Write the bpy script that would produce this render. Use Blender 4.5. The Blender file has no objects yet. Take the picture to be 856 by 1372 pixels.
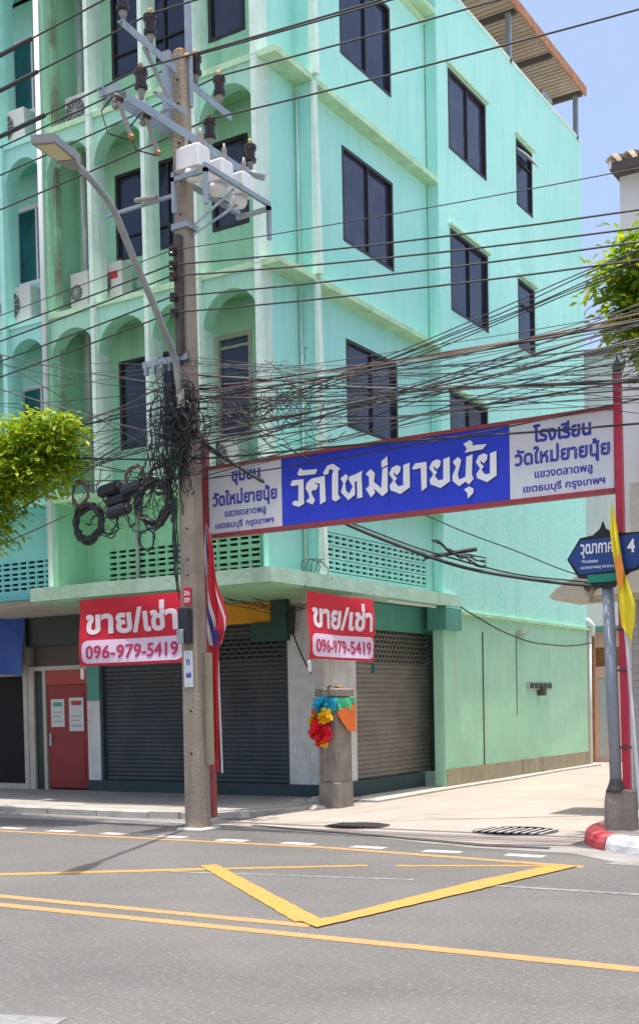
import bpy, math, random
from mathutils import Vector, Matrix
from mathutils.geometry import tessellate_polygon
random.seed(7)
R = math.radians
sc = bpy.context.scene
COL = sc.collection

# ---------------------------------------------------------------- camera
cam = bpy.data.objects.new("camera", bpy.data.cameras.new("camera"))
COL.objects.link(cam)
W, H, F = 856.0, 1372.0, 1590.0
yaw, roll, pitch = R(31.85), R(-1.14), R(-1.78)
fw = Vector((-math.sin(yaw) * math.cos(pitch), math.cos(yaw) * math.cos(pitch), math.sin(pitch)))
rt = Vector((math.cos(yaw), math.sin(yaw), 0))
up = rt.cross(fw)
r2 = rt * math.cos(roll) + up * math.sin(roll)
u2 = up * math.cos(roll) - rt * math.sin(roll)
cam.matrix_world = Matrix(((r2.x, u2.x, -fw.x, 9.53), (r2.y, u2.y, -fw.y, -16.3), (r2.z, u2.z, -fw.z, 1.6), (0, 0, 0, 1)))
cam.data.sensor_fit = 'VERTICAL'
cam.data.sensor_height = 24
cam.data.lens = 24 * F / H
cam.data.shift_y = 307.5 / H
cam.data.clip_end = 2000
sc.camera = cam

# ---------------------------------------------------------------- world, sun, exposure
SUN_DIR = Vector((0.045, -0.055, 1.0)).normalized()      # towards the sun
elev = math.asin(SUN_DIR.z)
world = bpy.data.worlds.new("World"); sc.world = world; world.use_nodes = True
nt = world.node_tree; bg = nt.nodes["Background"]
sky = nt.nodes.new("ShaderNodeTexSky"); sky.sky_type = 'NISHITA'; sky.sun_disc = False
sky.sun_elevation = elev; sky.sun_rotation = math.atan2(SUN_DIR.x, SUN_DIR.y)
sky.air_density = 1.0; sky.dust_density = 4.5; sky.ozone_density = 1.6
nt.links.new(sky.outputs[0], bg.inputs[0]); bg.inputs[1].default_value = 0.15
sun = bpy.data.objects.new("sun", bpy.data.lights.new("sun", 'SUN')); COL.objects.link(sun)
sun.data.energy = 3.3; sun.data.angle = R(0.55); sun.data.color = (1.0, 0.95, 0.87)
sun.rotation_euler = SUN_DIR.to_track_quat('Z', 'Y').to_euler()
sc.view_settings.view_transform = 'Standard'; sc.view_settings.look = 'None'
sc.view_settings.exposure = 0.86; sc.view_settings.gamma = 1.0

# ---------------------------------------------------------------- materials
def mat(name, col, rough=0.7, metal=0.0, var=0.0, scale=3.0, col2=None, bump=0.0, bscale=40.0, streak=0.0,
        streakcol=None, spec=0.5, streakscale=(6, 6, .35), fine=0.0, emis=0, trans=0.0, lo=0.45, hi=0.75, grit=0, gscale=55, brick=False):
    m = bpy.data.materials.new(name); m.use_nodes = True
    n = m.node_tree; L = n.links; b = n.nodes["Principled BSDF"]
    b.inputs["Roughness"].default_value = rough; b.inputs["Metallic"].default_value = metal
    b.inputs["Specular IOR Level"].default_value = spec
    b.inputs["Base Color"].default_value = (*col, 1)
    if trans: b.inputs["Transmission Weight"].default_value = trans
    tc = n.nodes.new("ShaderNodeTexCoord"); geo = n.nodes.new("ShaderNodeNewGeometry")
    src = geo.outputs["Position"]
    cur = None
    def mixc(a, bcol, fac):
        x = n.nodes.new("ShaderNodeMix"); x.data_type = 'RGBA'
        if isinstance(a, tuple): x.inputs["A"].default_value = (*a, 1)
        else: L.new(a, x.inputs["A"])
        x.inputs["B"].default_value = (*bcol, 1)
        L.new(fac, x.inputs["Factor"]); return x.outputs["Result"]
    def noise(sc_, det=4, vec=None, rough_=.6):
        t = n.nodes.new("ShaderNodeTexNoise"); t.inputs["Scale"].default_value = sc_
        t.inputs["Detail"].default_value = det; t.inputs["Roughness"].default_value = rough_
        L.new(vec or src, t.inputs["Vector"]); return t.outputs["Fac"]
    def ramp(f, a, b_, amt):
        r = n.nodes.new("ShaderNodeMapRange"); r.inputs["From Min"].default_value = a
        r.inputs["From Max"].default_value = b_; r.inputs["To Max"].default_value = amt
        L.new(f, r.inputs["Value"]); return r.outputs["Result"]
    cur = col
    if var or col2:
        c2 = col2 or tuple(c * (1 - var) for c in col)
        cur = mixc(cur, c2, ramp(noise(scale), lo - .1, hi, 1.0))
    if streak:
        mp = n.nodes.new("ShaderNodeMapping"); mp.inputs["Scale"].default_value = streakscale
        L.new(src, mp.inputs["Vector"])
        cur = mixc(cur, streakcol or tuple(c * .45 for c in col), ramp(noise(1.0, 5, mp.outputs[0]), .52, .78, streak))
    if fine:
        cur = mixc(cur, tuple(c * .35 for c in col), ramp(noise(90, 2), .5, .75, fine))
    if grit:
        cur = mixc(cur, tuple(min(1, c * 2.0) for c in col), ramp(noise(gscale, 3, None, .8), .54, .70, grit))
    if not isinstance(cur, tuple): L.new(cur, b.inputs["Base Color"])
    if bump:
        bp = n.nodes.new("ShaderNodeBump"); bp.inputs["Strength"].default_value = bump
        bp.inputs["Distance"].default_value = 0.02
        hgt = noise(bscale, 3)
        if brick:
            sx = n.nodes.new("ShaderNodeSeparateXYZ"); L.new(src, sx.inputs[0]); ad = n.nodes.new("ShaderNodeMath"); ad.operation = 'ADD'
            L.new(sx.outputs[0], ad.inputs[0]); L.new(sx.outputs[1], ad.inputs[1]); cb = n.nodes.new("ShaderNodeCombineXYZ")
            L.new(ad.outputs[0], cb.inputs[0]); L.new(sx.outputs[2], cb.inputs[1]); bk = n.nodes.new("ShaderNodeTexBrick")
            bk.inputs["Scale"].default_value = 5; bk.inputs["Mortar Size"].default_value = .03
            L.new(cb.outputs[0], bk.inputs["Vector"]); m2 = n.nodes.new("ShaderNodeMath"); m2.operation = 'SUBTRACT'
            L.new(hgt, m2.inputs[0]); L.new(bk.outputs["Fac"], m2.inputs[1]); hgt = m2.outputs[0]
        L.new(hgt, bp.inputs["Height"]); L.new(bp.outputs[0], b.inputs["Normal"])
    return m

M = {}
M['aqua'] = mat('aqua_paint', (.37, .80, .71), .8, col2=(.47, .82, .74), scale=1.4, streak=.42, streakcol=(.25, .54, .44), bump=.35, bscale=11, streakscale=(5, 5, .45))
M['mint'] = mat('mint_paint', (.40, .74, .56), .78, var=.12, scale=1.8, streak=.5, streakcol=(.22, .42, .25), bump=.25, bscale=9)
M['green'] = mat('inner_green_shade', (.32, .60, .34), .8, var=.12, scale=1.5, streak=.3, streakcol=(.16, .30, .14), bump=.2, bscale=8)  # shade and bounce under ceilings and soffits put into a deeper green
M['mintback'] = mat('balcony_green_shade', (.36, .68, .47), .8, var=.14, scale=1.8, streak=.5, streakcol=(.16, .32, .17), bump=.2, bscale=9)  # shade of the recessed balcony walls put into the colour
M['lower'] = mat('lower_wall_paint', (.41, .75, .54), .8, var=.16, scale=1.5, streak=.7, streakcol=(.46, .56, .40), bump=.3, bscale=7)
M['fin'] = mat('fin_paint', (.68, .86, .76), .75, var=.2, scale=2.5, streak=.35, streakcol=(.36, .42, .32), bump=.25, bscale=12)
M['ledge'] = mat('ledge_paint', (.50, .74, .48), .8, var=.25, scale=3, streak=.4, streakcol=(.22, .25, .16), bump=.3, bscale=14, streakscale=(3, 3, 2))
M['teal'] = mat('teal_paint', (.37, .74, .66), .75, var=.10, scale=1.5, streak=.22, streakcol=(.2, .45, .42), bump=.25, bscale=9)
M['tealin'] = mat('teal_inner_dark', (.16, .50, .40), .8, var=.12, scale=1.5)  # darker teal on the balcony ceilings
M['canopy'] = mat('canopy_paint', (.50, .74, .60), .8, var=.25, scale=2, streak=.4, streakcol=(.27, .30, .2), bump=.3, bscale=12, streakscale=(3, 3, 1.5))
M['plinth'] = mat('dirty_plinth', (.30, .26, .19), .9, col2=(.40, .35, .22), scale=3, streak=.5, streakcol=(.14, .12, .09), bump=.5, bscale=20)
M['darkplinth'] = mat('dark_plinth', (.045, .075, .085), .8, var=.3, scale=4, bump=.3)
M['whitecol'] = mat('white_column_paint', (.76, .76, .76), .8, col2=(.58, .57, .54), scale=5, brick=True, streak=.5, streakcol=(.2, .2, .19), bump=.6, bscale=25)
M['frame'] = mat('dark_window_frame', (.03, .024, .022), .45, metal=.2)
M['wframe'] = mat('white_window_frame', (.70, .72, .72), .5)
M['oldframe'] = mat('old_cream_frame', (.42, .44, .33), .7, var=.3, scale=8)
M['glass'] = mat('dark_glass', (.014, .022, .055), .06, spec=.38, col2=(.035, .045, .085), scale=1.1, bump=.05, bscale=2.5)
M['glass2'] = mat('curtained_glass', (.05, .055, .10), .12, spec=.4, col2=(.02, .024, .05), scale=2.6, streakscale=(9, 9, .2), streak=.6, streakcol=(.015, .018, .04))
M['tglass'] = mat('teal_glass', (.01, .11, .13), .08, spec=.4, var=.6, scale=1.5)
M['black'] = mat('black_void', (.008, .008, .01), .9)
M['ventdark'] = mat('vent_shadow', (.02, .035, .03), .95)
M['shutter'] = mat('dark_shutter', (.070, .082, .094), .6, metal=.1, var=.3, scale=1.6, streak=.5, streakcol=(.13, .125, .115), streakscale=(3, 3, .8), bump=.2, bscale=3)
M['oldshutter'] = mat('brown_shutter', (.27, .235, .20), .55, metal=.25, var=.3, scale=2, streak=.55, streakcol=(.16, .085, .05), streakscale=(1.2, 1.2, 4))
M['jade'] = mat('jade_lintel', (.09, .33, .26), .7, var=.2, scale=2, streak=.25)
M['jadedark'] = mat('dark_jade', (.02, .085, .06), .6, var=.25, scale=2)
M['orange'] = mat('orange_board', (.82, .38, .02), .6, var=.2, scale=2)
M['reddoor'] = mat('red_door', (.29, .022, .02), .55, var=.2, scale=2.5)
M['redpanel'] = mat('red_panel', (.42, .045, .045), .5, var=.25, scale=3)
M['brownpanel'] = mat('brown_panel', (.075, .055, .045), .6, var=.2)
M['blacksign'] = mat('black_sign', (.02, .035, .035), .5, var=.2)
M['cream'] = mat('cream_trim', (.50, .47, .40), .7, var=.2)
M['bluetarp'] = mat('blue_tarp', (.012, .075, .36), .55, var=.3, scale=2.5, bump=.4, bscale=4)
M['cyanawn'] = mat('cyan_awning', (.10, .42, .48), .5, var=.2)
M['paper'] = mat('paper', (.62, .63, .62), .7)
M['papergreen'] = mat('paper_green_print', (.08, .35, .22), .7)
M['paperred'] = mat('paper_red_print', (.45, .05, .05), .7)
M['conc'] = mat('pole_concrete', (.36, .295, .225), .9, col2=(.25, .21, .17), scale=3.5, streak=.45, streakcol=(.17, .14, .11), bump=.6, bscale=30, streakscale=(9, 9, .5))
M['stainpier'] = mat('mouldy_pier', (.34, .60, .42), .85, col2=(.24, .28, .18), scale=2.2, lo=.5, hi=.62, streak=.8, streakcol=(.16, .14, .10), streakscale=(9, 9, 1.2), bump=.5)
M['stub'] = mat('stub_concrete', (.30, .26, .215), .92, col2=(.20, .175, .15), scale=4, streak=.6, streakcol=(.10, .09, .08), bump=.8, bscale=18)
M['galv'] = mat('galvanised_steel', (.36, .40, .42), .45, metal=.55, var=.2, scale=6)
M['steel2'] = mat('painted_grey_steel', (.27, .31, .36), .5, metal=.2, var=.2, scale=4)
M['lampgrey'] = mat('lamp_housing', (.30, .30, .30), .5, metal=.4)
M['lens'] = mat('lamp_lens', (.62, .55, .33), .35)
M['ceram'] = mat('brown_porcelain', (.035, .018, .014), .22, var=.3, scale=20)
M['ceram2'] = mat('pale_porcelain', (.26, .24, .22), .4)
M['txwhite'] = mat('transformer_white', (.80, .81, .80), .5, var=.08, scale=5)
M['brass'] = mat('brass', (.42, .25, .10), .5, metal=.5, var=.4, scale=30)
M['wire'] = mat('cable_black', (.022, .026, .028), .6)
M['wire2'] = mat('cable_grey', (.10, .105, .10), .6)
M['wire3'] = mat('cable_weathered', (.05, .045, .04), .6)
M['wirebrown'] = mat('cable_rust', (.20, .09, .06), .6)
M['boxblack'] = mat('splice_black', (.012, .016, .026), .45)
M['ringbrown'] = mat('ring_brown', (.16, .10, .08), .6, var=.3, scale=20)
M['signred'] = mat('sign_red_frame', (.34, .035, .045), .5, col2=(.20, .05, .04), scale=4, streak=.4, streakcol=(.16, .07, .05))
M['postred'] = mat('post_red', (.50, .018, .06), .4, var=.15, scale=3)
M['signblue'] = mat('sign_blue', (.012, .040, .62), .35, var=.18, scale=1.5, streak=.2, streakcol=(.02, .05, .45))
M['signwhite'] = mat('sign_white', (.68, .70, .74), .4, var=.05, scale=2, streak=.25, streakcol=(.50, .48, .45))
M['letterblue'] = mat('letter_blue', (.025, .035, .36), .5)
M['letterwhite'] = mat('letter_white', (.82, .84, .86), .45)
M['lettershade'] = mat('painted_letter_shadow', (.01, .02, .20), .5)
M['banner'] = mat('banner_red', (.66, .008, .035), .55, var=.12, scale=3)
M['bannerpink'] = mat('banner_pale', (.78, .62, .80), .55)
M['bannertxt'] = mat('banner_white', (.86, .76, .84), .55)
M['bannernum'] = mat('banner_number', (.50, .02, .10), .55)
M['streetblue'] = mat('street_sign_blue', (.008, .05, .22), .35, var=.1)
M['streetgreen'] = mat('street_sign_green', (.0, .22, .14), .4)
M['signblack'] = mat('sign_black_iron', (.012, .014, .017), .45, metal=.2)
M['yellow'] = mat('flag_yellow', (.80, .66, .02), .65)
M['flagorange'] = mat('flag_orange', (.80, .26, .03), .65)
M['flagred'] = mat('flag_red', (.66, .02, .035), .65)
M['flagwhite'] = mat('flag_white', (.75, .74, .76), .65)
M['flagblue'] = mat('flag_blue', (.055, .05, .22), .65)
M['staff'] = mat('white_staff', (.66, .66, .66), .5, var=.2, scale=9)
M['clothred'] = mat('cloth_red', (.75, .012, .03), .6)
M['clothyel'] = mat('cloth_yellow', (.85, .55, .01), .6)
M['clothblue'] = mat('cloth_cyan', (.02, .42, .62), .6)
M['clothgreen'] = mat('cloth_green', (.05, .50, .22), .6)
M['clothorange'] = mat('cloth_orange', (.80, .16, .02), .6)
M['acwhite'] = mat('aircon_white', (.62, .62, .58), .5, var=.1, scale=4, streak=.3, streakcol=(.35, .32, .26))
M['acgrille'] = mat('aircon_grille', (.10, .10, .11), .6)
M['acred'] = mat('aircon_label', (.50, .03, .03), .5)
M['pipe'] = mat('grey_pvc', (.45, .46, .44), .6, var=.2)
M['roofmetal'] = mat('roof_sheet', (.42, .37, .31), .6, metal=.1, col2=(.30, .25, .20), scale=.8)
M['rust'] = mat('rusty_fascia', (.34, .13, .06), .8, col2=(.45, .26, .16), scale=6)
M['asphalt'] = mat('asphalt', (.128, .124, .118), .9, col2=(.175, .168, .158), scale=.7, streak=.6, streakcol=(.082, .08, .078), bump=1.0, bscale=60, fine=.9, streakscale=(.35, .8, 1), grit=.9, gscale=26)
M['asphalt2'] = mat('asphalt_patch', (.095, .092, .09), .9, col2=(.13, .127, .122), scale=1.2, bump=1.0, bscale=70, fine=.9, grit=.7, gscale=45)
M['tar'] = mat('tar', (.05, .05, .05), .6)
M['gutter2'] = mat('lane_patch_concrete', (.36, .32, .27), .9, col2=(.44, .385, .32), scale=1.5, fine=.3, bump=.4)
M['pave'] = mat('pavement_concrete', (.40, .37, .33), .9, col2=(.30, .275, .25), scale=1.6, fine=.3, bump=.4, bscale=50)
M['soi'] = mat('lane_concrete', (.40, .345, .30), .9, col2=(.33, .29, .255), scale=.7, fine=.25, bump=.35, bscale=45, streak=.55, streakcol=(.25, .225, .20), streakscale=(1.5, .3, 1))
M['kerb'] = mat('kerb_concrete', (.50, .47, .42), .9, col2=(.32, .30, .27), scale=3, bump=.6, bscale=30)
M['gutter'] = mat('gutter_concrete', (.30, .285, .265), .9, col2=(.20, .19, .18), scale=2.2, bump=.5, bscale=40)
M['wline'] = mat('white_road_paint', (.52, .50, .47), .85, col2=(.26, .25, .24), scale=11, fine=.6, lo=.5, hi=.8)
M['wornw'] = mat('worn_white_paint', (.30, .30, .29), .85, col2=(.12, .12, .12), scale=12, lo=.35, hi=.7)
M['yline'] = mat('yellow_road_paint', (.60, .275, .045), .85, col2=(.46, .25, .08), scale=5, lo=.42, hi=.8, fine=.95, streak=.75, streakcol=(.20, .16, .11), streakscale=(7, 7, 1), bump=.5, bscale=80)
M['oline'] = mat('orange_road_paint', (.54, .25, .07), .85, col2=(.25, .18, .12), scale=11, fine=.5, lo=.42, hi=.8)
M['iron'] = mat('cast_iron', (.10, .092, .082), .7, metal=.3, var=.4, scale=12)
M['kerbred'] = mat('kerb_red_paint', (.52, .03, .05), .7, col2=(.45, .22, .20), scale=7, lo=.5, hi=.8, bump=.6, bscale=22)
M['kerbwhite'] = mat('kerb_white_paint', (.70, .70, .70), .75, col2=(.40, .40, .42), scale=8, lo=.5, hi=.8, bump=.6, bscale=22)
M['wbuild'] = mat('white_render', (.78, .77, .77), .8, var=.12, scale=1.2, streak=.3, streakcol=(.40, .39, .38))
M['gbuild'] = mat('grey_render', (.64, .65, .67), .8, var=.12, scale=1.0, streak=.3, streakcol=(.3, .3, .3))
M['tilegrey'] = mat('mosaic_tile', (.46, .44, .41), .7, var=.25, scale=6)
M['rooftile'] = mat('concrete_rooftile', (.76, .72, .64), .85, col2=(.5, .47, .42), scale=6)
M['eave'] = mat('dark_eave', (.10, .085, .08), .8)
M['pink'] = mat('salmon_paint', (.84, .50, .40), .8, var=.1, scale=2)
M['pinkdoor'] = mat('pale_steel_door', (.55, .60, .62), .5, var=.1)
M['louvre'] = mat('orange_louvre', (.55, .27, .06), .7, var=.3, scale=9)
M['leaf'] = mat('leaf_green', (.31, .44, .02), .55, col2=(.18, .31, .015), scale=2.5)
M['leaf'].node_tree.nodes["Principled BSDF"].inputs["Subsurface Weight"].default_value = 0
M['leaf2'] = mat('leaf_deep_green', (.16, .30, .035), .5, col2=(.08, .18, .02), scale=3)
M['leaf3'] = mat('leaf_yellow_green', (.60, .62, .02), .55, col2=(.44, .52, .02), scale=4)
M['bark'] = mat('bark', (.12, .09, .065), .9, var=.35, scale=8, bump=.8, bscale=25)
def leafy(m):     # thin leaves let light through
    n = m.node_tree; b = n.nodes["Principled BSDF"]; out = n.nodes["Material Output"]
    t = n.nodes.new("ShaderNodeBsdfTranslucent"); mx = n.nodes.new("ShaderNodeMixShader"); mx.inputs[0].default_value = .45
    lk = [l for l in n.links if l.to_socket == b.inputs["Base Color"]][0].from_socket
    n.links.new(lk, t.inputs[0]); n.links.new(b.outputs[0], mx.inputs[1]); n.links.new(t.outputs[0], mx.inputs[2])
    n.links.new(mx.outputs[0], out.inputs[0])
for k in ('leaf', 'leaf2', 'leaf3'): leafy(M[k])

# ---------------------------------------------------------------- mesh helpers
class MB:
    def __init__(s): s.v = []; s.f = []; s.m = []; s.cur = 0
    def add(s, vs, fs):
        b = len(s.v); s.v += [tuple(p) for p in vs]
        for f in fs: s.f.append([b + i for i in f]); s.m.append(s.cur)
        return s
    def box(s, x0, x1, y0, y1, z0, z1):
        if x0 > x1: x0, x1 = x1, x0
        if y0 > y1: y0, y1 = y1, y0
        if z0 > z1: z0, z1 = z1, z0
        return s.add([(x0,y0,z0),(x1,y0,z0),(x1,y1,z0),(x0,y1,z0),(x0,y0,z1),(x1,y0,z1),(x1,y1,z1),(x0,y1,z1)],
                     [(0,3,2,1),(4,5,6,7),(0,1,5,4),(1,2,6,5),(2,3,7,6),(3,0,4,7)])
    def bbox(s, x0, x1, y0, y1, z0, z1, c=.01):     # box with chamfered vertical and top edges
        x0, x1 = min(x0,x1), max(x0,x1); y0, y1 = min(y0,y1), max(y0,y1)
        def ring(i, z): return [(x0+i,y0+i+c,z),(x0+i+c,y0+i,z),(x1-i-c,y0+i,z),(x1-i,y0+i+c,z),(x1-i,y1-i-c,z),(x1-i-c,y1-i,z),(x0+i+c,y1-i,z),(x0+i,y1-i-c,z)]
        vs = ring(0, z0) + ring(0, z1-c) + ring(c, z1)
        fs = [tuple(range(7,-1,-1)), tuple(range(16,24))]
        for k in (0, 8):
            for i in range(8): fs.append((k+i, k+(i+1)%8, k+8+(i+1)%8, k+8+i))
        return s.add(vs, fs)
    def prism(s, poly, z0, z1):      # poly counter-clockwise seen from above
        n = len(poly); vs = [(x,y,z0) for x,y in poly] + [(x,y,z1) for x,y in poly]
        return s.add(vs, [tuple(range(n-1,-1,-1)), tuple(range(n,2*n))] + [(i,(i+1)%n,n+(i+1)%n,n+i) for i in range(n)])
    def tube(s, pts, r, n=8, caps=True):
        pts = [Vector(p) for p in pts]; rs = r if isinstance(r, (list, tuple)) else [r]*len(pts)
        vs = []; fs = []; prev = None
        for i, p in enumerate(pts):
            d = (pts[min(i+1, len(pts)-1)] - pts[max(i-1, 0)])
            d = d.normalized() if d.length > 1e-9 else Vector((0,0,1))
            if prev is None:
                a = Vector((0,0,1)) if abs(d.z) < .9 else Vector((1,0,0))
                u = d.cross(a).normalized()
            else:
                u = (prev - d * prev.dot(d)); u = u.normalized() if u.length > 1e-6 else d.orthogonal().normalized()
            prev = u; w = d.cross(u)
            for k in range(n):
                t = 2*math.pi*k/n; vs.append(p + (u*math.cos(t) + w*math.sin(t))*rs[i])
        for i in range(len(pts)-1):
            for k in range(n): fs.append((i*n+k, i*n+(k+1)%n, (i+1)*n+(k+1)%n, (i+1)*n+k))
        if caps: fs.append(tuple(range(n-1,-1,-1))); fs.append(tuple((len(pts)-1)*n+k for k in range(n)))
        return s.add(vs, fs)
    def lathe(s, prof, c, n=14, axis='z'):
        vs = []; fs = []
        for r, z in prof:
            for k in range(n):
                t = 2*math.pi*k/n; a, b = r*math.cos(t), r*math.sin(t)
                vs.append({'z': (c[0]+a, c[1]+b, c[2]+z), 'x': (c[0]+z, c[1]+a, c[2]+b), 'y': (c[0]+b, c[1]+z, c[2]+a)}[axis])
        for i in range(len(prof)-1):
            for k in range(n): fs.append((i*n+k, i*n+(k+1)%n, (i+1)*n+(k+1)%n, (i+1)*n+k))
        fs.append(tuple(range(n-1,-1,-1))); fs.append(tuple((len(prof)-1)*n+k for k in range(n)))
        return s.add(vs, fs)
    def bar(s, p, q, w, h):          # rectangular bar between two points
        p, q = Vector(p), Vector(q); d = (q-p).normalized()
        a = Vector((0,0,1)) if abs(d.z) < .95 else Vector((1,0,0))
        u = d.cross(a).normalized()*w/2; v = u.cross(d).normalized()*h/2
        vs = [p-u-v, p+u-v, p+u+v, p-u+v, q-u-v, q+u-v, q+u+v, q-u+v]
        return s.add(vs, [(0,1,2,3),(7,6,5,4),(0,4,5,1),(1,5,6,2),(2,6,7,3),(3,7,4,0)])
    def poly(s, pts):                # flat n-gon in 3D, triangulated
        P = [Vector(p) for p in pts]
        return s.add(P, [tuple(t) for t in tessellate_polygon([P])])

ORG = {}
def put(o, parent, loc):
    COL.objects.link(o); ORG[o.name] = Vector(loc)
    if parent: o.parent = parent; o.location = Vector(loc) - ORG[parent.name]
    else: o.location = loc
    return o
def mesh(name, mb, mats, origin=(0,0,0), smooth=False):
    me = bpy.data.meshes.new(name); o = Vector(origin)
    me.from_pydata([tuple(Vector(p)-o) for p in mb.v], [], mb.f)
    for m in (mats if isinstance(mats, (list, tuple)) else [mats]): me.materials.append(M[m] if isinstance(m, str) else m)
    if any(mb.m): me.polygons.foreach_set("material_index", mb.m)
    if smooth: me.polygons.foreach_set("use_smooth", [True]*len(me.polygons))
    me.update(); return me
def part(name, mb, mats, parent=None, loc=None, smooth=False, label=None, kind=None):
    if loc is None: loc = ORG[parent.name] if parent else (0,0,0)
    o = bpy.data.objects.new(name, mesh(name, mb, mats, loc, smooth)); put(o, parent, loc)
    if label: o['label'] = label
    if kind: o['kind'] = kind
    return o
def inst(name, me, parent, loc, rotz=0):
    o = bpy.data.objects.new(name, me); put(o, parent, loc); o.rotation_euler.z = rotz; return o
def thing(name, label, cat, loc=(0,0,0), group=None):
    o = bpy.data.objects.new(name, None); put(o, None, loc); o.empty_display_size = .2
    o['label'] = label; o['category'] = cat
    if group: o['group'] = group
    return o
def tag(o, label, cat, group=None, kind=None):
    o['label'] = label; o['category'] = cat
    if group: o['group'] = group
    if kind: o['kind'] = kind
    return o
def struct(name, mb, m, smooth=False):
    o = part(name, mb, m, None, (0,0,0), smooth); o['kind'] = 'structure'; return o

# flat lettering: outline ribbon of the glyphs plus their fill, mapped into a rectangle on a surface
def lettering(text, m, parent, org, ux, uz, width, height, bold=.02, name='lettering', fill=True, warp=None):
    c = bpy.data.curves.new('t', 'FONT'); c.body = text; c.resolution_u = 3
    vs, fs = [], []
    for mode in ((0, 1) if fill else (1,)):
        c.fill_mode = 'FRONT' if mode == 0 else 'NONE'
        c.bevel_depth = 0 if mode == 0 else bold; c.bevel_resolution = 0
        if mode == 0 and 'ห' in text: continue
        o = bpy.data.objects.new('t', c); COL.objects.link(o)
        me = bpy.data.meshes.new_from_object(o.evaluated_get(bpy.context.evaluated_depsgraph_get()))
        b = len(vs); vs += [v.co.copy() for v in me.vertices]; fs += [[b+i for i in p.vertices] for p in me.polygons]
        bpy.data.objects.remove(o); bpy.data.meshes.remove(me)
    x0, x1 = min(v.x for v in vs), max(v.x for v in vs); y0, y1 = min(v.y for v in vs), max(v.y for v in vs)
    ux, uz, org = Vector(ux), Vector(uz), Vector(org); nrm = ux.cross(uz)
    mb = MB(); out = []
    for v in vs:
        a, b_ = (v.x-x0)/(x1-x0)*width, (v.y-y0)/(y1-y0)*height
        p = org + ux*a + uz*b_ + nrm*(.003 + v.z*.04)
        out.append(warp(p) if warp else p)
    mb.add(out, fs)
    return part(name, mb, m, parent)

def wall_boxes(mb, axis, p0, p1, a0, a1, z0, z1, holes):
    """wall between planes p0..p1 on axis ('x' or 'y'), spanning a0..a1 along the other, with rectangular holes"""
    xs = sorted({a0, a1, *[h[0] for h in holes], *[h[1] for h in holes]})
    xs = [x for x in xs if a0 <= x <= a1]
    for i in range(len(xs)-1):
        xa, xb = xs[i], xs[i+1]; z = z0
        for h in sorted([h for h in holes if h[0] <= xa+1e-6 and h[1] >= xb-1e-6], key=lambda h: h[2]):
            if h[2] > z:
                mb.box(*((p0,p1,xa,xb) if axis == 'x' else (xa,xb,p0,p1)), z, h[2])
            z = max(z, h[3])
        if z < z1: mb.box(*((p0,p1,xa,xb) if axis == 'x' else (xa,xb,p0,p1)), z, z1)
    return mb
# ================================================================ ground, road, lane, pavements
struct('ground', MB().box(-300, 300, -300, 300, -.30, -.06), 'pave')
struct('road', MB().box(-60, 60, -22, -2.0, -.06, 0), 'asphalt')
def sheet(name, poly, z, m, parent=None):
    mb = MB(); mb.prism(poly, -.055, z); return struct(name, mb, m) if parent is None else part(name, mb, m, parent)
sheet('lane', [(-.05,-3.55),(1.28,-3.52),(2.51,-3.78),(4.13,-4.12),(5.0,-3.9),(5.1,13),(-3,13.4),(-3,-.2),(-.25,-.3),(-.15,-1.9)], .012, 'soi')
sheet('gutter', [(-40,-3.72),(-2,-3.72),(.3,-3.60),(1.28,-3.74),(2.51,-3.95),(4.13,-4.45),(5.25,-4.50),(5.9,-5.0),(6.6,-5.25),(40,-5.3),(40,-4.7),(6.4,-4.7),(5.0,-3.9),(4.13,-4.30),(2.51,-3.72),(1.28,-3.47),(-.2,-2.9),(-40,-2.9)], .005, 'gutter')
def ribbon(mb, pts, w0, w1, z0, z1):
    """strip following pts, from offset w0 to w1 on its left side"""
    for i in range(len(pts)-1):
        a, b = Vector((*pts[i], 0)), Vector((*pts[i+1], 0)); d = (b-a).normalized(); n = Vector((-d.y, d.x, 0))
        q = [a+n*w0, b+n*w0, b+n*w1, a+n*w1]; q = [(p.x, p.y) for p in q]
        mb.prism(q if w1 > w0 else q[::-1], z0, z1)
    return mb
struct('drain_channel', ribbon(MB(), [(.45,-3.40),(1.28,-3.60),(2.51,-3.84),(4.13,-4.26),(4.9,-4.22)], -.05, .05, .0, .0165), 'iron')
# left pavement and its kerb
PK = [(-1.6,-2.95),(-1.15,-2.88),(-.80,-2.66),(-.52,-2.2),(-.32,-1.6),(-.20,-.95)]
struct('pavement', MB().prism([(-40,-2.95)] + PK + [(-.15,.2),(-.4,.3),(-40,.3)], -.055, .10), 'pave')
k = MB()
for i in range(27):
    x1 = -1.62 - i*1.0; k.bbox(x1-.985, x1, -3.10, -2.93, -.05, .112, .02)
struct('kerb', k, 'kerb')
k = MB()
for i in range(len(PK)-1):
    k2 = MB(); a, b = Vector((*PK[i],0)), Vector((*PK[i+1],0)); d = (b-a).normalized(); n = Vector((d.y,-d.x,0))
    q = [a - d*.01, b + d*.02, b + d*.02 + n*.15, a - d*.01 + n*.15]
    k.prism([(p.x,p.y) for p in q][::-1], -.05, .108 - .012*i)
struct('kerb', k, 'kerb')
k = MB(); rr = random.Random(3)
for cx, cy, r_, h_ in ((-.28,-.62,.26,.17),(-.52,-.80,.2,.13),(-.10,-1.0,.2,.08)):
    k.lathe([(r_*(1-t*t*.9)*(1+rr.uniform(-.08,.08)), h_*t) for t in (0,.25,.5,.75,.95)], (cx,cy,.01), 11)
struct('cement_patch', k, 'kerb', True)
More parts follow.
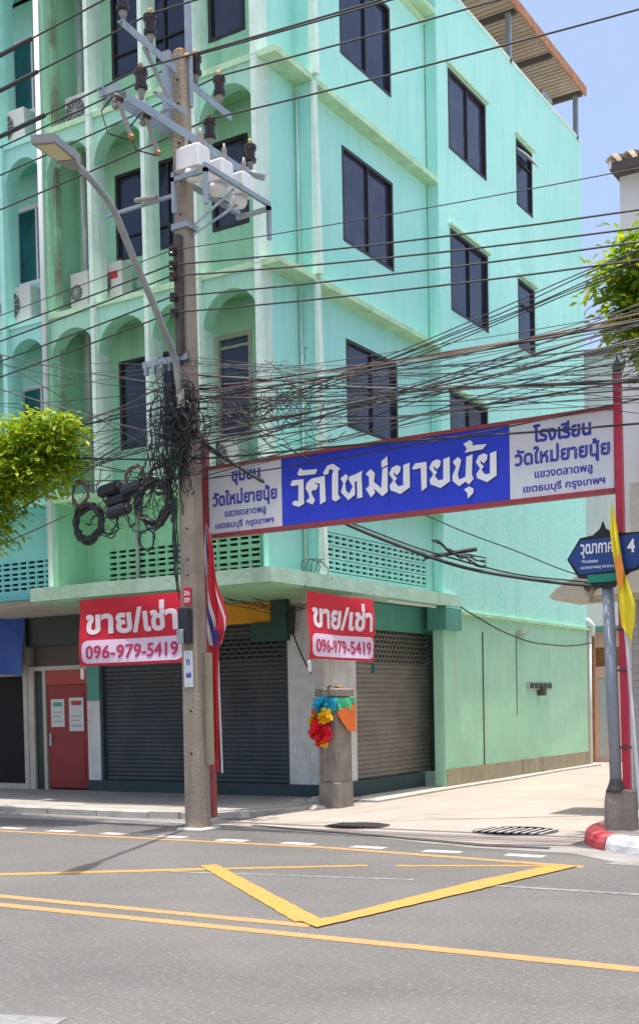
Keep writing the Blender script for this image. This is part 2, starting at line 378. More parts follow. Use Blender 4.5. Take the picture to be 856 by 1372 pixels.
# right pavement, painted kerb
RP = [(4.90,-1.9),(4.97,-2.8),(5.13,-3.45),(5.44,-3.98),(5.90,-4.32),(6.6,-4.5),(12,-4.55)]
struct('pavement', MB().prism(RP + [(12,.3),(4.86,.3)], -.055, .150), 'pave')
def kerbpiece(pts, m):
    mb = MB(); prof = [(0,-.06),(.015,.08),(.04,.14),(.11,.168),(.22,.160),(.24,.12)]
    P = [Vector((*p,0)) for p in pts]; rows = []
    for i, p in enumerate(P):
        d = (P[min(i+1,len(P)-1)]-P[max(i-1,0)]).normalized(); n = Vector((-d.y, d.x, 0))
        rows.append([p + n*(o-.04) + Vector((0,0,z)) for o, z in prof])
    vs = [v for r_ in rows for v in r_]; n_ = len(prof)
    fs = [(i*n_+k_, (i+1)*n_+k_, (i+1)*n_+k_+1, i*n_+k_+1) for i in range(len(P)-1) for k_ in range(n_-1)]
    fs += [tuple(range(n_)), tuple(range((len(P)-1)*n_+n_-1, (len(P)-1)*n_-1, -1))]
    mb.add(vs, fs); return struct('kerb', mb, m, False)
kerbpiece([(4.93,-2.95),(5.0,-3.3),(5.15,-3.68),(5.33,-3.95),(5.50,-4.12)], 'kerbred')
kerbpiece([(5.51,-4.13),(5.72,-4.28),(5.98,-4.42),(6.3,-4.51),(6.62,-4.56)], 'kerbwhite')
kerbpiece([(6.64,-4.56),(7.4,-4.6),(8.1,-4.62)], 'kerbred')
kerbpiece([(4.88,-1.2),(4.88,-2.0),(4.925,-2.93)], 'kerb')
# road paint
def paint(mb, p, q, w, ext=0):
    a, b = Vector((*p,0)), Vector((*q,0)); d = (b-a).normalized(); n = Vector((-d.y,d.x,0))*w/2
    return jagged(mb, [tuple((x)[:2]) for x in (a-n, b-n, b+n, a+n)], .0005, .0042)
def jagged(mb, poly, z0, z1, step=.07, j=.007):
    out = []; rj = random.Random(len(mb.v)+5)
    for i in range(len(poly)):
        p, q = Vector(poly[i]), Vector(poly[(i+1) % len(poly)]); L_ = (q-p).length; k_ = max(1, min(160, int(L_/step))); nn = Vector((-(q-p).y, (q-p).x)).normalized()
        for m_ in range(k_): out.append(tuple(p.lerp(q, m_/k_) + nn*rj.uniform(-j, j)))
    n = len(out); P = [Vector((x, y, 0)) for x, y in out]; tr = [tuple(t) for t in tessellate_polygon([P])]
    up_ = [t if (P[t[1]]-P[t[0]]).cross(P[t[2]]-P[t[0]]).z > 0 else t[::-1] for t in tr]
    return mb.add([(x, y, z0) for x, y in out] + [(x, y, z1) for x, y in out], [tuple(n+i for i in t) for t in up_] + [(i, (i+1) % n, n+(i+1) % n, n+i) for i in range(n)])
mb = MB()
for i in range(-14, 12):
    x = -1.60 + i*.925
    if x < 5.2: paint(mb, (x-.21, -4.86 + (.02 if i % 3 else -.02)), (x+.21, -4.86), .17)
struct('dashed_edge_line', mb, 'wline')
struct('orange_edge_line', paint(paint(paint(MB(), (-40,-5.33), (-1.2,-5.14), .12), (-1.2,-5.14), (2.6,-5.05), .12), (2.6,-5.05), (5.7,-5.42), .13), 'oline')
mb = MB()
for a, b, w in (((-12,-16.85),(2.40,-7.02),.14), ((2.55,-6.92),(3.75,-6.15),.10), ((4.02,-6.05),(5.5,-5.40),.09)): paint(mb, a, b, w)
jagged(mb, [(2.22,-6.85),(4.76,-9.02),(4.92,-8.88),(2.32,-6.71)], .0045, .0085)
jagged(mb, [(4.80,-9.00),(5.04,-9.16),(5.22,-8.04),(5.64,-5.42),(5.42,-5.36),(5.16,-6.64),(5.04,-7.73),(4.93,-8.76)], .009, .0128)
struct('yellow_box_line', mb, 'yline')
struct('double_centre_line', paint(paint(MB(), (-40,-9.44), (40,-9.44+.03), .13), (-40,-9.13), (4.95,-9.10), .12), 'oline')
struct('worn_white_line', paint(paint(paint(MB(), (5.35,-6.82), (12,-6.55), .08), (2.2,-7.3), (4.6,-6.80), .06), (2.0,-12.9), (5.2,-11.9), .18), 'wornw')
struct('white_stop_line', paint(MB(), (5.8,-5.06), (12,-5.2), .16), 'wornw')
mb = MB()
for y in (-1.2, 1.8, 4.8, 7.8, 10.6): mb.box(.3, 4.8, y-.008, y+.008, .0121, .0135)
mb.box(.52,.536,-1.0,11.2,.0121,.0138)
struct('lane_joint', mb, 'plinth')
rr = random.Random(12)
for (x, y, w_, h_) in ((1.6,4.2,1.5,2.0),(3.2,.6,1.1,.8),(2.6,8.5,1.6,1.1)):
    q = [(x + w_/2*math.cos(a)*rr.uniform(.8,1.1), y + h_/2*math.sin(a)*rr.uniform(.8,1.1)) for a in [i*math.pi/6 for i in range(12)]]
    struct('lane_patch', MB().prism(q, .0121, .0132), 'gutter2')
mb = MB()     # pale strip along the foot of the mint wall, brighter light put into colour
mb.prism([(-.45,.32),(.30,.30),(.22,3.4),(.30,6.0),(.20,9.0),(.28,11.3),(-.0,11.3),(-.0,3.5),(-.45,3.4)], .0, .045)
struct('lit_wall_strip', mb, 'kerb')
mb = MB()
for (x, y, L_, sd) in ((-6,-8.2,6.5,1),):
    r3 = random.Random(sd); px_, py_ = x, y; a_ = r3.uniform(-.15,.15)
    for k_ in range(int(L_/.16)):
        nx_, ny_ = px_ + .16, py_ + .16*math.tan(a_ + r3.uniform(-.7,.7)); w_ = r3.uniform(.002,.006)
        mb.prism([(px_,py_-w_),(nx_,ny_-w_),(nx_,ny_+w_),(px_,py_+w_)], .0005, .0031); px_, py_ = nx_, ny_
struct('tar_crack', mb, 'tar')
# manhole covers
for (x, y, r_, lab) in ((1.80,-2.97,.42,'dark round drain grating nearest the ribboned concrete stub, in the mouth of the lane'),
                        (3.93,-2.82,.52,'dark wide drain grating in the middle of the lane mouth, nearer the red post')):
    t = thing('drain_cover', lab, 'drain cover', (x, y, .012))
    part('rim', MB().lathe([(r_,.0),(r_,.006),(r_*.9,.008),(r_*.9,.0)], (x,y,.012), 28), 'iron', t)
    me = mesh('bar', MB().box(-.02, .02, -r_*.55, r_*.55, .001, .014), 'kerb' if r_ > .5 else 'iron')
    for i in range(-4, 5): 
        o = inst('bar', me, t, (x + i*r_*.2, y, .014))
# ================================================================ mint corner shophouse
FL = [5.02, 8.03, 11.02, 14.03]       # underside of the ledges
B = thing('corner_shophouse', 'mint green five storey corner shophouse with arched front bays and dark windows', 'building', (-2, 0, .1))
W_MAIN = [(3.97,5.67,11.83,13.30),(3.97,5.67,8.87,10.37),(3.85,5.55,5.95,7.36),(7.22,8.10,11.92,13.28),(7.22,8.14,8.98,10.40),(-9,-9,0,0)][:5]
part('side_wall', wall_boxes(MB(), 'x', -.22, 0, 3.5, 11.25, 3.28, 14.72, W_MAIN), 'aqua', B)
part('lower_side_wall', MB().box(-.22, -.012, 3.42, 11.25, .05, 3.28), 'lower', B)
part('side_plinth', wall_boxes(MB(), 'x', -.2, .012, 3.45, 11.3, .0, .36, [(7.05,7.10,0,.36)]), 'plinth', B)
part('string_course', MB().box(-.1, .06, 4.0, 11.35, 3.24, 3.30), 'ledge', B)
part('parapet_cap', MB().box(-.24, .02, 3.5, 11.28, 14.72, 14.78), 'fin', B)
part('rear_wall', MB().box(-8, -.22, 11.0, 11.25, 0, 14.7), 'mint', B)
W_BAY = [(.47,2.18,12.06,13.58),(.46,2.18,9.08,10.60),(.48,2.22,6.10,7.52),(-.24,3.25,3.70,4.33)]
part('bay_wall', wall_boxes(MB(), 'x', -.40, -.24, -.75, 3.5, 3.56, 14.9, W_BAY), 'aqua', B)
part('corner_wall', MB().box(-.40, -.335, -1.76, -.75, 3.56, 14.9), 'aqua', B)
part('corner_return', MB().box(-.385, -.02, -.765, -.70, 3.56, 14.9), 'aqua', B)
for i in range(4):
    z0 = FL[i-1]+.1 if i else 3.58
    mb = MB(); z1 = FL[i]
    mb.add([(-.05,-.80,z0),(.075,-.80,z0),(.02,-.80,z1),(-.03,-.80,z1),(-.05,-.69,z0),(.075,-.69,z0),(.02,-.69,z1),(-.03,-.69,z1)],
           [(0,1,2,3),(5,4,7,6),(1,5,6,2),(4,0,3,7),(3,2,6,7),(1,0,4,5)])
    part('fin', mb, 'fin', B)
for z in FL:
    mb = MB().box(-4.6, .0, -1.78, -.72, z, z+.09)
    mb.box(-.5, .0, -.72, 3.5, z, z+.09)
    part('ledge', mb, ['ledge'], B)
FX = [-.369, -1.47, -2.46, -3.57]
def arch(mb, x0, x1, y0, y1, ztop, zc, n=14):
    """spandrel with a round-headed opening spanning x0..x1, crown at zc"""
    r = (x1-x0)/2; cx = (x0+x1)/2; zs = zc - r
    pts = [(cx - r*math.cos(math.pi*i/n), zs + r*math.sin(math.pi*i/n)) for i in range(n+1)]
    vs = []; 
    for y in (y0, y1):
        vs += [(p[0], y, p[1]) for p in pts] + [(p[0], y, ztop) for p in pts]
    m_ = n+1; fs = []
    for i in range(n):
        fs.append((i, i+1, m_+i+1, m_+i)); fs.append((2*m_+i+1, 2*m_+i, 3*m_+i, 3*m_+i+1))
        fs.append((i+1, i, 2*m_+i, 2*m_+i+1))
    return mb.add(vs, fs)
for i in range(3):
    z0, z1 = FL[i]+.09, FL[i+1]
    for x in FX:
        part('fin', MB().box(x-.04, x+.04, -1.84, -1.50, z0-.06, z1+.02), 'fin', B)
    for a, b in ((-3.53,-2.50),(-2.42,-1.51),(-1.43,-.41)):
        part('arch', arch(MB(), a, b, -1.75, -1.50, z1, z1-.21), 'mint', B)
    part('arch', arch(MB(), -4.56, -3.61, -1.75, -1.50, z1, z1-.21), 'mint', B)
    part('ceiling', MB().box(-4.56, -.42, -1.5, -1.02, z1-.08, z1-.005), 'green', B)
W_FRONT = [(-3.75,-2.07,12.0,13.36),(-1.76,-1.06,12.0,13.36),(-3.75,-2.07,9.03,10.44),(-1.76,-1.06,9.07,10.44),(-3.76,-2.1,5.92,7.38),(-1.76,-1.06,5.75,7.44),
           (-4.10,-.96,3.71,4.29)]
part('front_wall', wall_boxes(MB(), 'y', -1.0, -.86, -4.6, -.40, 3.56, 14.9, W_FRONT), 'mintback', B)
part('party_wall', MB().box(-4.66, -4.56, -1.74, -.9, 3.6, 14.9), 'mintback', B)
part('stained_pier', MB().box(-4.56, -4.50, -1.62, -1.50, FL[0]+.1, 14), 'stainpier', B)
part('roof_deck', MB().box(-8, -.2, -1, 11.2, 13.9, 14.02), 'ledge', B)
part('drainpipe', MB().tube([(-4.60,-1.86,3.6),(-4.60,-1.86,14.6)], .045, 8), 'wframe', B, smooth=True)
for x, y in ((-4.36,-1.1),):
    part('drainpipe', MB().tube([(x,y,FL[0]+.1),(x,y,14)], .05, 8), 'pipe', B, smooth=True)
part('drainpipe', MB().tube([(-3.42,-1.05,3.58),(-3.42,-1.05,5)], .035, 8), 'pipe', B, smooth=True)
part('drainpipe', MB().tube([(-.28,-.80,3.6),(-.28,-.80,7.9)], .02, 6), 'fin', B, smooth=True)
part('drainpipe', MB().tube([(-.28,-.80,8.12),(-.28,-.80,10.9)], .02, 6), 'fin', B, smooth=True)
def window(parent, axis, p, a0, a1, z0, z1, n=2, fm='frame', gm='glass', t=.05, depth=.07, out=1, mid=False, hood=None, mt=.015):
    """sliding window: frame as the part, panes as its sub-parts; p = plane of the outer face"""
    s = -1 if axis == 'y' else 1
    def bx(mb, u0, u1, d0, d1, w0, w1):
        d0, d1 = p + s*d0, p + s*d1
        return mb.box(d0, d1, u0, u1, w0, w1) if axis == 'x' else mb.box(u0, u1, d0, d1, w0, w1)
    f = MB(); lo, hi = -depth, .006
    bx(f, a0-.004, a0+t, lo, hi, z0, z1); bx(f, a1-t, a1+.004, lo, hi, z0, z1)
    bx(f, a0+t, a1-t, lo, hi, z0-.004, z0+t); bx(f, a0+t, a1-t, lo, hi, z1-t, z1+.004)
    wd = (a1-a0-2*t)/n
    for i in range(1, n): bx(f, a0+t+wd*i-.018, a0+t+wd*i+.018, lo, hi-.012, z0+t, z1-t)
    if mid: bx(f, a0+t, a1-t, lo, hi-.014, mid-mt, mid+mt)
    o = part('window', f, fm, parent)
    for i in range(n):
        g = MB(); d = -.045 - .014*(i % 2)
        bx(g, a0+t+wd*i+.0181, a0+t+wd*(i+1)-.0181, d-.008, d, z0+t+.001, z1-t-.001)
        part('pane', g, gm, o)
    if hood:
        h = MB(); bx(h, a0-.06, a1+.08, .0005, hood, z1+.03, z1+.075); part('hood', h, 'ledge', parent)
    return o
for w in W_MAIN[:3]: window(B, 'x', 0, *w, n=2, hood=.06, gm='glass2' if w[2] > 11 else 'glass')
for w in W_MAIN[3:]: window(B, 'x', 0, *w, n=1, mid=w[2]+.95, hood=.07)
part('open_top_sash', MB().add([(.01,7.26,13.1),(.01,8.06,13.1),(.22,8.06,12.92),(.22,7.26,12.92),(.01,7.26,13.07),(.01,8.06,13.07),(.22,8.06,12.89),(.22,7.26,12.89)],
     [(0,1,2,3),(7,6,5,4),(3,2,6,7),(0,3,7,4),(1,5,6,2),(0,4,5,1)]), 'wframe', B)
for w in W_BAY[:3]: window(B, 'x', -.24, *w, n=2, gm='glass2' if 8 < w[2] < 10 else 'glass')
for w in (W_FRONT[0], W_FRONT[2], W_FRONT[4]): window(B, 'y', -1.0, *w, n=3, mid=w[2]+.38)
for w in (W_FRONT[1], W_FRONT[3]): window(B, 'y', -1.0, *w, n=1, t=.06, gm='glass2')
window(B, 'y', -1.0, *W_FRONT[5], n=1, fm='oldframe', t=.07)
part('curtain_rail', MB().box(-1.69,-1.13,-.985,-.955,7.22,7.26), 'oldframe', B)
# block vents: every pierced block is a piece of its own
def vent_block(axis, s):
    mb = MB(); w, h, d = .205, .19, .05; e = .022
    def b(u0,u1,z0,z1):
        return mb.box(0 if s>0 else -d, d if s>0 else 0, u0,u1,z0,z1) if axis == 'x' else mb.box(u0,u1,0,d,z0,z1)
    b(0,e,0,h); b(w-e,w,0,h); b(e,w-e,0,.03); b(e,w-e,h-.03,h); b(e,w-e,h/2-.018,h/2+.018)
    return mb
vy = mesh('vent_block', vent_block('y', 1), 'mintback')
vx = mesh('vent_block', vent_block('x', -1), 'aqua')
vt = mesh('vent_block', vent_block('y', 1), 'teal')
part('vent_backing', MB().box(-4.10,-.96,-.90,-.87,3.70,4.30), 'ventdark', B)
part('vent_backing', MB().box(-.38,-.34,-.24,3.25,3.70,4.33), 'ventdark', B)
for j in range(3):
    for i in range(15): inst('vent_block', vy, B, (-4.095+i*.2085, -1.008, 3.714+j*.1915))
    for i in range(16): inst('vent_block', vx, B, (-.232, -.235+i*.2175, 3.714+j*.205))
# rooftop shelter
mb = MB(); n = 70
for i in range(n):       # corrugated sheet, ribs running across the building
    y0 = 1.0 + i*10.1/n; dy = 10.1/n; zz = 15.84
    mb.add([(-4,y0,zz),(-4,y0+dy*.6,zz),(.14,y0+dy*.6,zz+.02),(.14,y0,zz+.02)], [(0,1,2,3),(3,2,1,0)])
    mb.add([(-4,y0+dy*.6,zz),(-4,y0+dy*.8,zz+.03),(-4,y0+dy,zz),(.14,y0+dy,zz+.02),(.14,y0+dy*.8,zz+.05),(.14,y0+dy*.6,zz+.02)], [(0,1,4,5),(5,4,1,0),(1,2,3,4),(4,3,2,1)])
part('roof_sheet', mb, 'roofmetal', B)
part('roof_fascia', MB().box(.14, .19, 1, 11.14, 15.72, 15.92), 'rust', B)
for y in (3.0, 5.0, 7.05, 9.05, 11.0): part('roof_beam', MB().box(-4, .13, y-.04, y+.04, 15.68, 15.80), 'eave', B)
for y in (2.9, 6.98, 10.98): part('roof_post', MB().box(-.08, .02, y-.05, y+.05, 14.70, 15.70), 'steel2', B)
part('water_pipe', MB().tube([(-.1,9.0,14.75),(-.1,9.0,14.98),(-.1,9.5,14.98),(-.1,9.5,14.75)], .06, 8), 'galv', B, smooth=True)
# canopy over the pavement
part('canopy', MB().box(-4.62,.10,-2.32,-.3,3.36,3.575).box(-.6,.10,-.3,3.98,3.36,3.575), 'canopy', B)
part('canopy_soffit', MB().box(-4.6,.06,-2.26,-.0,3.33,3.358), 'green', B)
part('tube_lamp', MB().tube([(.05,1.2,3.31),(.05,3.0,3.31)], .018, 6), 'wframe', B)
# ground floor
part('corner_column', MB().box(-1.18,-.50,0,1.05,.28,3.34), 'whitecol', B)
part('column', MB().box(-5.58,-5.28,-.02,.3,.28,1.75), 'whitecol', B)
part('column', MB().box(-5.58,-5.28,-.02,.3,1.75,3.34), 'jade', B, label='jade green painted upper column')
part('front_plinth', MB().box(-5.60,-.46,-.03,.3,.0,.30), 'darkplinth', B)
part('side_plinth', MB().box(-.8,-.44,.301,3.45,.0,.30), 'darkplinth', B)
def shutter(mb, axis, p, a0, a1, z0, z1, pitch=.075, amp=.022):
    s = -1 if axis == 'y' else 1; n = int((z1-z0)/pitch); rows = []
    for i in range(n+1):
        for dz, d in ((0,0),(.25,amp*.8),(.5,amp),(.75,amp*.8)):
            z = z0 + (i+dz)*(z1-z0)/n
            if z <= z1+1e-6: rows.append((z, p + s*(d-.02)))
    vs = []
    for z, q in rows: vs += ([(q,a0,z),(q,a1,z)] if axis == 'x' else [(a0,q,z),(a1,q,z)])
    fs = [(2*i,2*i+1,2*i+3,2*i+2) if axis == 'x' else (2*i,2*i+1,2*i+3,2*i+2) for i in range(len(rows)-1)]
    return mb.add(vs, fs)
def perforation(axis, p, a0, a1, z0, z1, da, dz, m, parent):
    mb = MB(); s = -1 if axis == 'y' else 1; r_ = 0; z = z0
    while z < z1:
        a = a0 + (da/2 if r_ % 2 else 0)
        while a < a1 - da*.4:
            if axis == 'x': mb.box(p-.01, p+.006, a, a+da*.46, z, z+dz*.5)
            else: mb.box(a, a+da*.46, p-.006, p+.01, z, z+dz*.5)
            a += da
        z += dz; r_ += 1
    return part('perforation', mb, m, parent, kind='stuff')
s1 = part('roller_shutter', shutter(MB(), 'y', .06, -5.25, -3.16, .30, 2.95), 'shutter', B)
s2 = part('roller_shutter', shutter(MB(), 'y', .06, -3.06, -1.18, .30, 2.95), 'shutter', B)
s3 = part('roller_shutter', shutter(MB(), 'x', -.55, 1.10, 3.94, .30, 2.88, pitch=.083), 'oldshutter', B)
perforation('y', .055, -2.62, -1.35, 2.40, 2.72, .15, .073, 'black', s2)
perforation('y', .055, -4.9, -3.3, 2.40, 2.72, .15, .073, 'black', s1)
perforation('x', -.546, 1.2, 3.80, 2.32, 2.83, .135, .083, 'black', s3)
for a, b in ((-3.16,-3.06),(-5.28,-5.22),(-1.22,-1.18)): part('shutter_guide', MB().box(a,b,.0,.1,.30,2.98), 'darkplinth', B)
part('shutter_guide', MB().box(-.60,-.49,3.92,3.98,.30,2.88), 'darkplinth', B)
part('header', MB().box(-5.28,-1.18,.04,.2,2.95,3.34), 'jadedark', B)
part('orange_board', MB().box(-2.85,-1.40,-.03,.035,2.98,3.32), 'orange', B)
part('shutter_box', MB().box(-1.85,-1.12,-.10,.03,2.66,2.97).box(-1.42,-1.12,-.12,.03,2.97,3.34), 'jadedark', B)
part('lintel', MB().box(-.75,-.44,1.06,3.98,2.88,3.34), 'jade', B)
part('beam_end', MB().bbox(-.3,.12,3.32,3.96,2.92,3.345,.02), 'jade', B)
part('inner_wall', MB().box(-9.5,-.8,.4,.5,.0,3.6), 'black', B)
# red door bay
D = part('door_surround', MB().box(-7.08,-6.93,-.02,.2,.1,2.42).box(-6.93,-5.58,.0,.1,2.34,2.42).box(-6.72,-6.64,.0,.1,.1,2.34), 'cream', B)
part('wall_panel', MB().box(-6.93,-6.72,.03,.2,.1,2.34), 'blacksign', B)
part('door', MB().box(-6.62,-5.60,.03,.08,.14,2.06).box(-6.50,-5.70,.018,.03,1.15,1.90).box(-6.50,-5.70,.018,.03,.25,1.02), 'reddoor', B)
part('transom_panel', MB().box(-6.72,-5.58,.01,.08,2.07,2.335), 'redpanel', B)
part('upper_panel', MB().box(-6.93,-5.58,.02,.1,2.42,2.80), 'brownpanel', B)
part('fascia_sign', MB().box(-7.03,-5.58,-.08,.1,2.80,3.34), 'blacksign', B)
part('canopy_strip', MB().box(-7.4,-4.62,-1.9,.1,3.345,3.42), 'cream', B)
part('gas_meter', MB().box(-.020,.045,7.42,8.75,1.83,2.00), 'pipe', B, label='row of small grey meter boxes on a bracket')
for i in range(5): part('meter_cell', MB().box(.046,.06,7.47+i*.26,7.66+i*.26,1.86,1.97), 'jadedark', B)
part('wall_bracket', MB().box(.0,.14,8.0,8.16,1.70,1.90), 'iron', B)
part('wall_lamp', MB().box(.0,.13,6.9,7.25,2.98,3.06), 'cream', B)
part('conduit', MB().tube([(.0,5.15,.36),(.0,5.15,2.95)], .012, 5), 'iron', B)
part('conduit', MB().tube([(.0,6.85,2.98),(.0,6.85,1.3)], .008, 5), 'iron', B)
part('corner_downpipe', MB().tube([(.03,11.33,0),(.03,11.33,3.25)], .04, 7), 'wframe', B, smooth=True)
part('awning_bracket', MB().tube([(.02,11.2,3.5),(.1,11.35,3.35),(.08,11.4,3.12)], .06, 8), 'wframe', B, smooth=True)
# ================================================================ teal shophouse next door
T = thing('teal_shophouse', 'blue-green shophouse with white framed windows at the left edge of the picture', 'building', (-7.5, 0, .1))
W_T = [(-6.10,-5.05,12.0,13.3),(-6.10,-5.05,9.06,10.42),(-6.08,-5.05,5.95,7.30),(-8.2,-7.2,12.0,13.3),(-8.2,-7.2,9.06,10.42),(-8.2,-7.2,5.95,7.3),(-9.2,-4.75,3.72,4.26)]
part('front_wall', wall_boxes(MB(), 'y', -1.0,-.86,-12,-4.661,3.5,14.9, W_T), 'teal', T)
for z in FL: part('ledge', MB().box(-12,-4.665,-1.78,-.86,z,z+.09), 'teal', T)
for i in range(3):
    z0, z1 = FL[i]+.09, FL[i+1]
    for x in (-5.55,-6.6,-7.65,-8.7): part('fin', MB().box(x-.05,x+.05,-1.84,-1.5,z0-.06,z1+.02), 'teal', T)
    part('fin', MB().box(-4.72,-4.665,-1.80,-1.5,z0,z1-.003), 'teal', T)
    for a, b in ((-5.50,-4.72),(-6.55,-5.60),(-7.6,-6.65),(-8.65,-7.7)): part('arch', arch(MB(), a, b, -1.75,-1.5, z1, z1-.21), 'teal', T)
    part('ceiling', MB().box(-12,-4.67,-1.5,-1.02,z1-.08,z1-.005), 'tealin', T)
for w in W_T[:6]: window(T, 'y', -1.0, *w, n=2, fm='wframe', gm='tglass', t=.06)
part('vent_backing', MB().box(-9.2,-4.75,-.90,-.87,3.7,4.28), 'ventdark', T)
for j in range(3):
    for i in range(20): inst('vent_block', vt, T, (-8.92+i*.2085, -1.008, 3.714+j*.185))
part('canopy_edge', MB().box(-12,-4.75,-2.2,-.3,3.42,3.52), 'cyanawn', T)
part('canopy_soffit', MB().box(-12,-4.75,-2.1,.1,3.38,3.417), 'cream', T)
part('shopfront_frame', MB().box(-7.20,-7.09,-.03,.2,.1,3.34).box(-11,-7.20,-.02,.1,2.26,2.34).box(-11,-7.2,-.02,.1,.10,.2), 'cream', T)
part('shop_dark_opening', MB().box(-11,-7.2,.10,.14,.2,2.26), 'black', T)  # black sheet for the unlit shop opening, its shade put into colour
part('shop_dark_back', MB().box(-11,-7.2,.14,.2,.1,3.4), 'black', T)  # black backing of the same unlit opening
mb = MB(); nx, nz = 24, 12; vs = []
for j in range(nz+1):
    for i in range(nx+1):
        x = -9.9+i*2.93/nx; z = 2.26+j*1.12/nz
        vs.append((x, -.14 + .05*math.sin(x*5+z*3)*(1-j/nz) - .12*(1-j/nz), z + .03*math.sin(x*3.1)*(1-j/nz)))
fs = [(j*(nx+1)+i, j*(nx+1)+i+1, (j+1)*(nx+1)+i+1, (j+1)*(nx+1)+i) for j in range(nz) for i in range(nx)]
mb.add(vs, fs)
tag(part('awning_sheet', mb, 'bluetarp', None, (-8.5,-.35,2.3), smooth=True), 'blue tarpaulin hanging over the shop opening at the left edge', 'tarpaulin')
# posters and handle on the red door
for x0, x1, z0, z1, c in ((-6.52,-6.18,1.28,1.80,'papergreen'),(-6.06,-5.70,1.20,1.82,'paperred')):
    p = part('poster', MB().box(x0,x1,.008,.016,z0,z1), 'paper', None, ((x0+x1)/2,.01,z0))
    tag(p, 'pale poster with a green heading on the red door, nearer the handle' if c == 'papergreen' else 'grey poster with a red heading on the red door, nearer the white column', 'poster')
    part('heading', MB().box(x0+.06,x1-.05,.004,.0078,z1-.14,z1-.06), c, p)
    part('print', MB().box(x0+.05,x1-.05,.005,.0078,z0+.08,z0+.12).box(x0+.05,x1-.09,.005,.0078,z0+.18,z0+.21).box(x0+.05,x1-.06,.005,.0078,z0+.26,z0+.29), 'pipe', p)
h = part('door_handle', MB().tube([(-6.56,.028,1.05),(-6.56,-.03,1.05),(-6.47,-.03,1.05)], .012, 6).box(-6.59,-6.53,.015,.029,.92,1.16), 'galv', B)

# ================================================================ air conditioners
def aircon(x, y, z, w, h, label, red=False):
    t = thing('air_conditioner', label, 'air conditioner', (x+w/2, y, z), 'air conditioners on the shophouse ledges')
    part('casing', MB().bbox(x, x+w, y, y+.28, z+.06, z+h, .015), 'acwhite', t)
    part('foot', MB().box(x+.06,x+.12,y+.02,y+.26,z,z+.06).box(x+w-.12,x+w-.06,y+.02,y+.26,z,z+.06), 'iron', t)
    r_ = min(h*.40, w*.32); cx = x+w*.36; cz = z+.06+(h-.06)/2
    part('fan_grille', MB().lathe([(r_,-.012),(r_*.96,-.016),(r_*.2,-.016),(r_*.1,-.020)], (cx, y, cz), 20, 'y'), 'acgrille', t)
    mb = MB()
    for i in range(6): a = math.pi*i/6; mb.bar((cx-r_*math.cos(a), y-.022, cz-r_*math.sin(a)), (cx+r_*math.cos(a), y-.022, cz+r_*math.sin(a)), .006, .006)
    part('fan_guard', mb, 'acwhite', t)
    if red: part('label_plate', MB().box(x+w-.32,x+w-.08,y-.004,y-.0005,z+h*.62,z+h*.62+.12), 'acred', t)
    return t
aircon(-3.95, -1.45, FL[1]+.09, .68, .72, 'white air conditioner with a red badge on the ledge behind the street lamp arm', True)
aircon(-4.42, -1.42, FL[1]+.09, .40, .72, 'narrow view of an air conditioner partly behind a fin, left of the red badged one')
aircon(-5.88, -1.62, FL[1]+.09, .74, .66, 'air conditioner with round grille under the teal window, on the ledge above the left tree')
aircon(-5.86, -1.66, FL[2]+.09, .72, .60, 'dirty white air conditioner on the upper left ledge beside the lamp head')
aircon(-4.44, -1.42, FL[2]+.09, .66, .62, 'grey faced air conditioner in the upper bay just above the lamp head')
aircon(-1.70, -1.45, FL[0]+.09, .66, .62, 'white air conditioner at the foot of the lowest arch, just above the sign')

# ================================================================ neighbours beyond and right
G = thing('grey_rear_building', 'tall grey rendered building seen in the gap beyond the mint wall', 'building', (1.5, 14.6, 0))
part('wall', wall_boxes(MB(), 'y', 14.6, 14.9, -1.6, 4.4, 0, 10.7, [(.15,.62,8.6,9.8),(.15,.62,5.4,6.6)]), 'gbuild', G)
part('side_wall', MB().box(4.2,4.4,14.9,20,0,10.7).box(-1.6,-1.4,14.9,20,0,10.7), 'gbuild', G)
part('roof', MB().box(-1.7,4.5,14.5,20,10.7,10.85), 'eave', G)
for z in (8.6, 5.4): window(G, 'y', 14.6, .15, .62, z, z+1.2, n=1, fm='wframe', t=.06)
part('white_lower_wall', MB().box(-1.3,4.4,14.5,14.6,0,5.0), 'wbuild', G)
P = thing('salmon_house', 'low salmon pink house front with a pale door at the end of the lane', 'house', (.2, 12.9, 0))
part('wall', wall_boxes(MB(), 'y', 12.9, 13.1, -1.2, 4.4, 0, 3.3, [(-.30,-.08,.1,2.15),(-.38,.3,2.42,2.90)]), 'pink', P)
part('door', MB().box(-.30,-.08,12.95,13.0,.1,2.15), 'pinkdoor', P)
part('jamb', MB().box(-.46,-.40,12.82,12.9,.0,3.2), 'rust', P)
part('louvre_panel', MB().box(-.38,.3,12.98,13.0,2.42,2.90), 'louvre', P)
lm = mesh('louvre', MB().box(-.34,.34,-.02,.02,0,.03), 'rust')
for i in range(5): inst('louvre', lm, P, (-.04,12.95,2.46+i*.09))
part('meter_box', MB().box(.0,.16,12.80,12.9,1.25,1.55), 'cream', P)
part('eave', MB().box(-1.3,4.5,12.6,13.2,3.3,3.42), 'jade', P)
Wb = thing('white_shophouse', 'white rendered building with a pale tiled eave on the right of the lane', 'building', (7, 0, 0))
part('wall', MB().box(4.43,12,0,9,0,8.76), 'wbuild', Wb)
part('tiled_pier', MB().box(4.56,5.4,-.12,0,0,4.55), 'tilegrey', Wb)
tl = mesh('tile', MB().bbox(0,.092,-.128,-.120,0,.092,.006), 'tilegrey')
for i in range(8):
    for j in range(36): inst('tile', tl, Wb, (4.57+i*.1, 0, .25+j*.1))
part('roof_eave', MB().box(4.38,12,-.25,.3,8.76,8.87), 'eave', Wb)
part('verge_board', MB().box(4.36,4.40,-.26,9,8.79,8.89), 'wbuild', Wb)
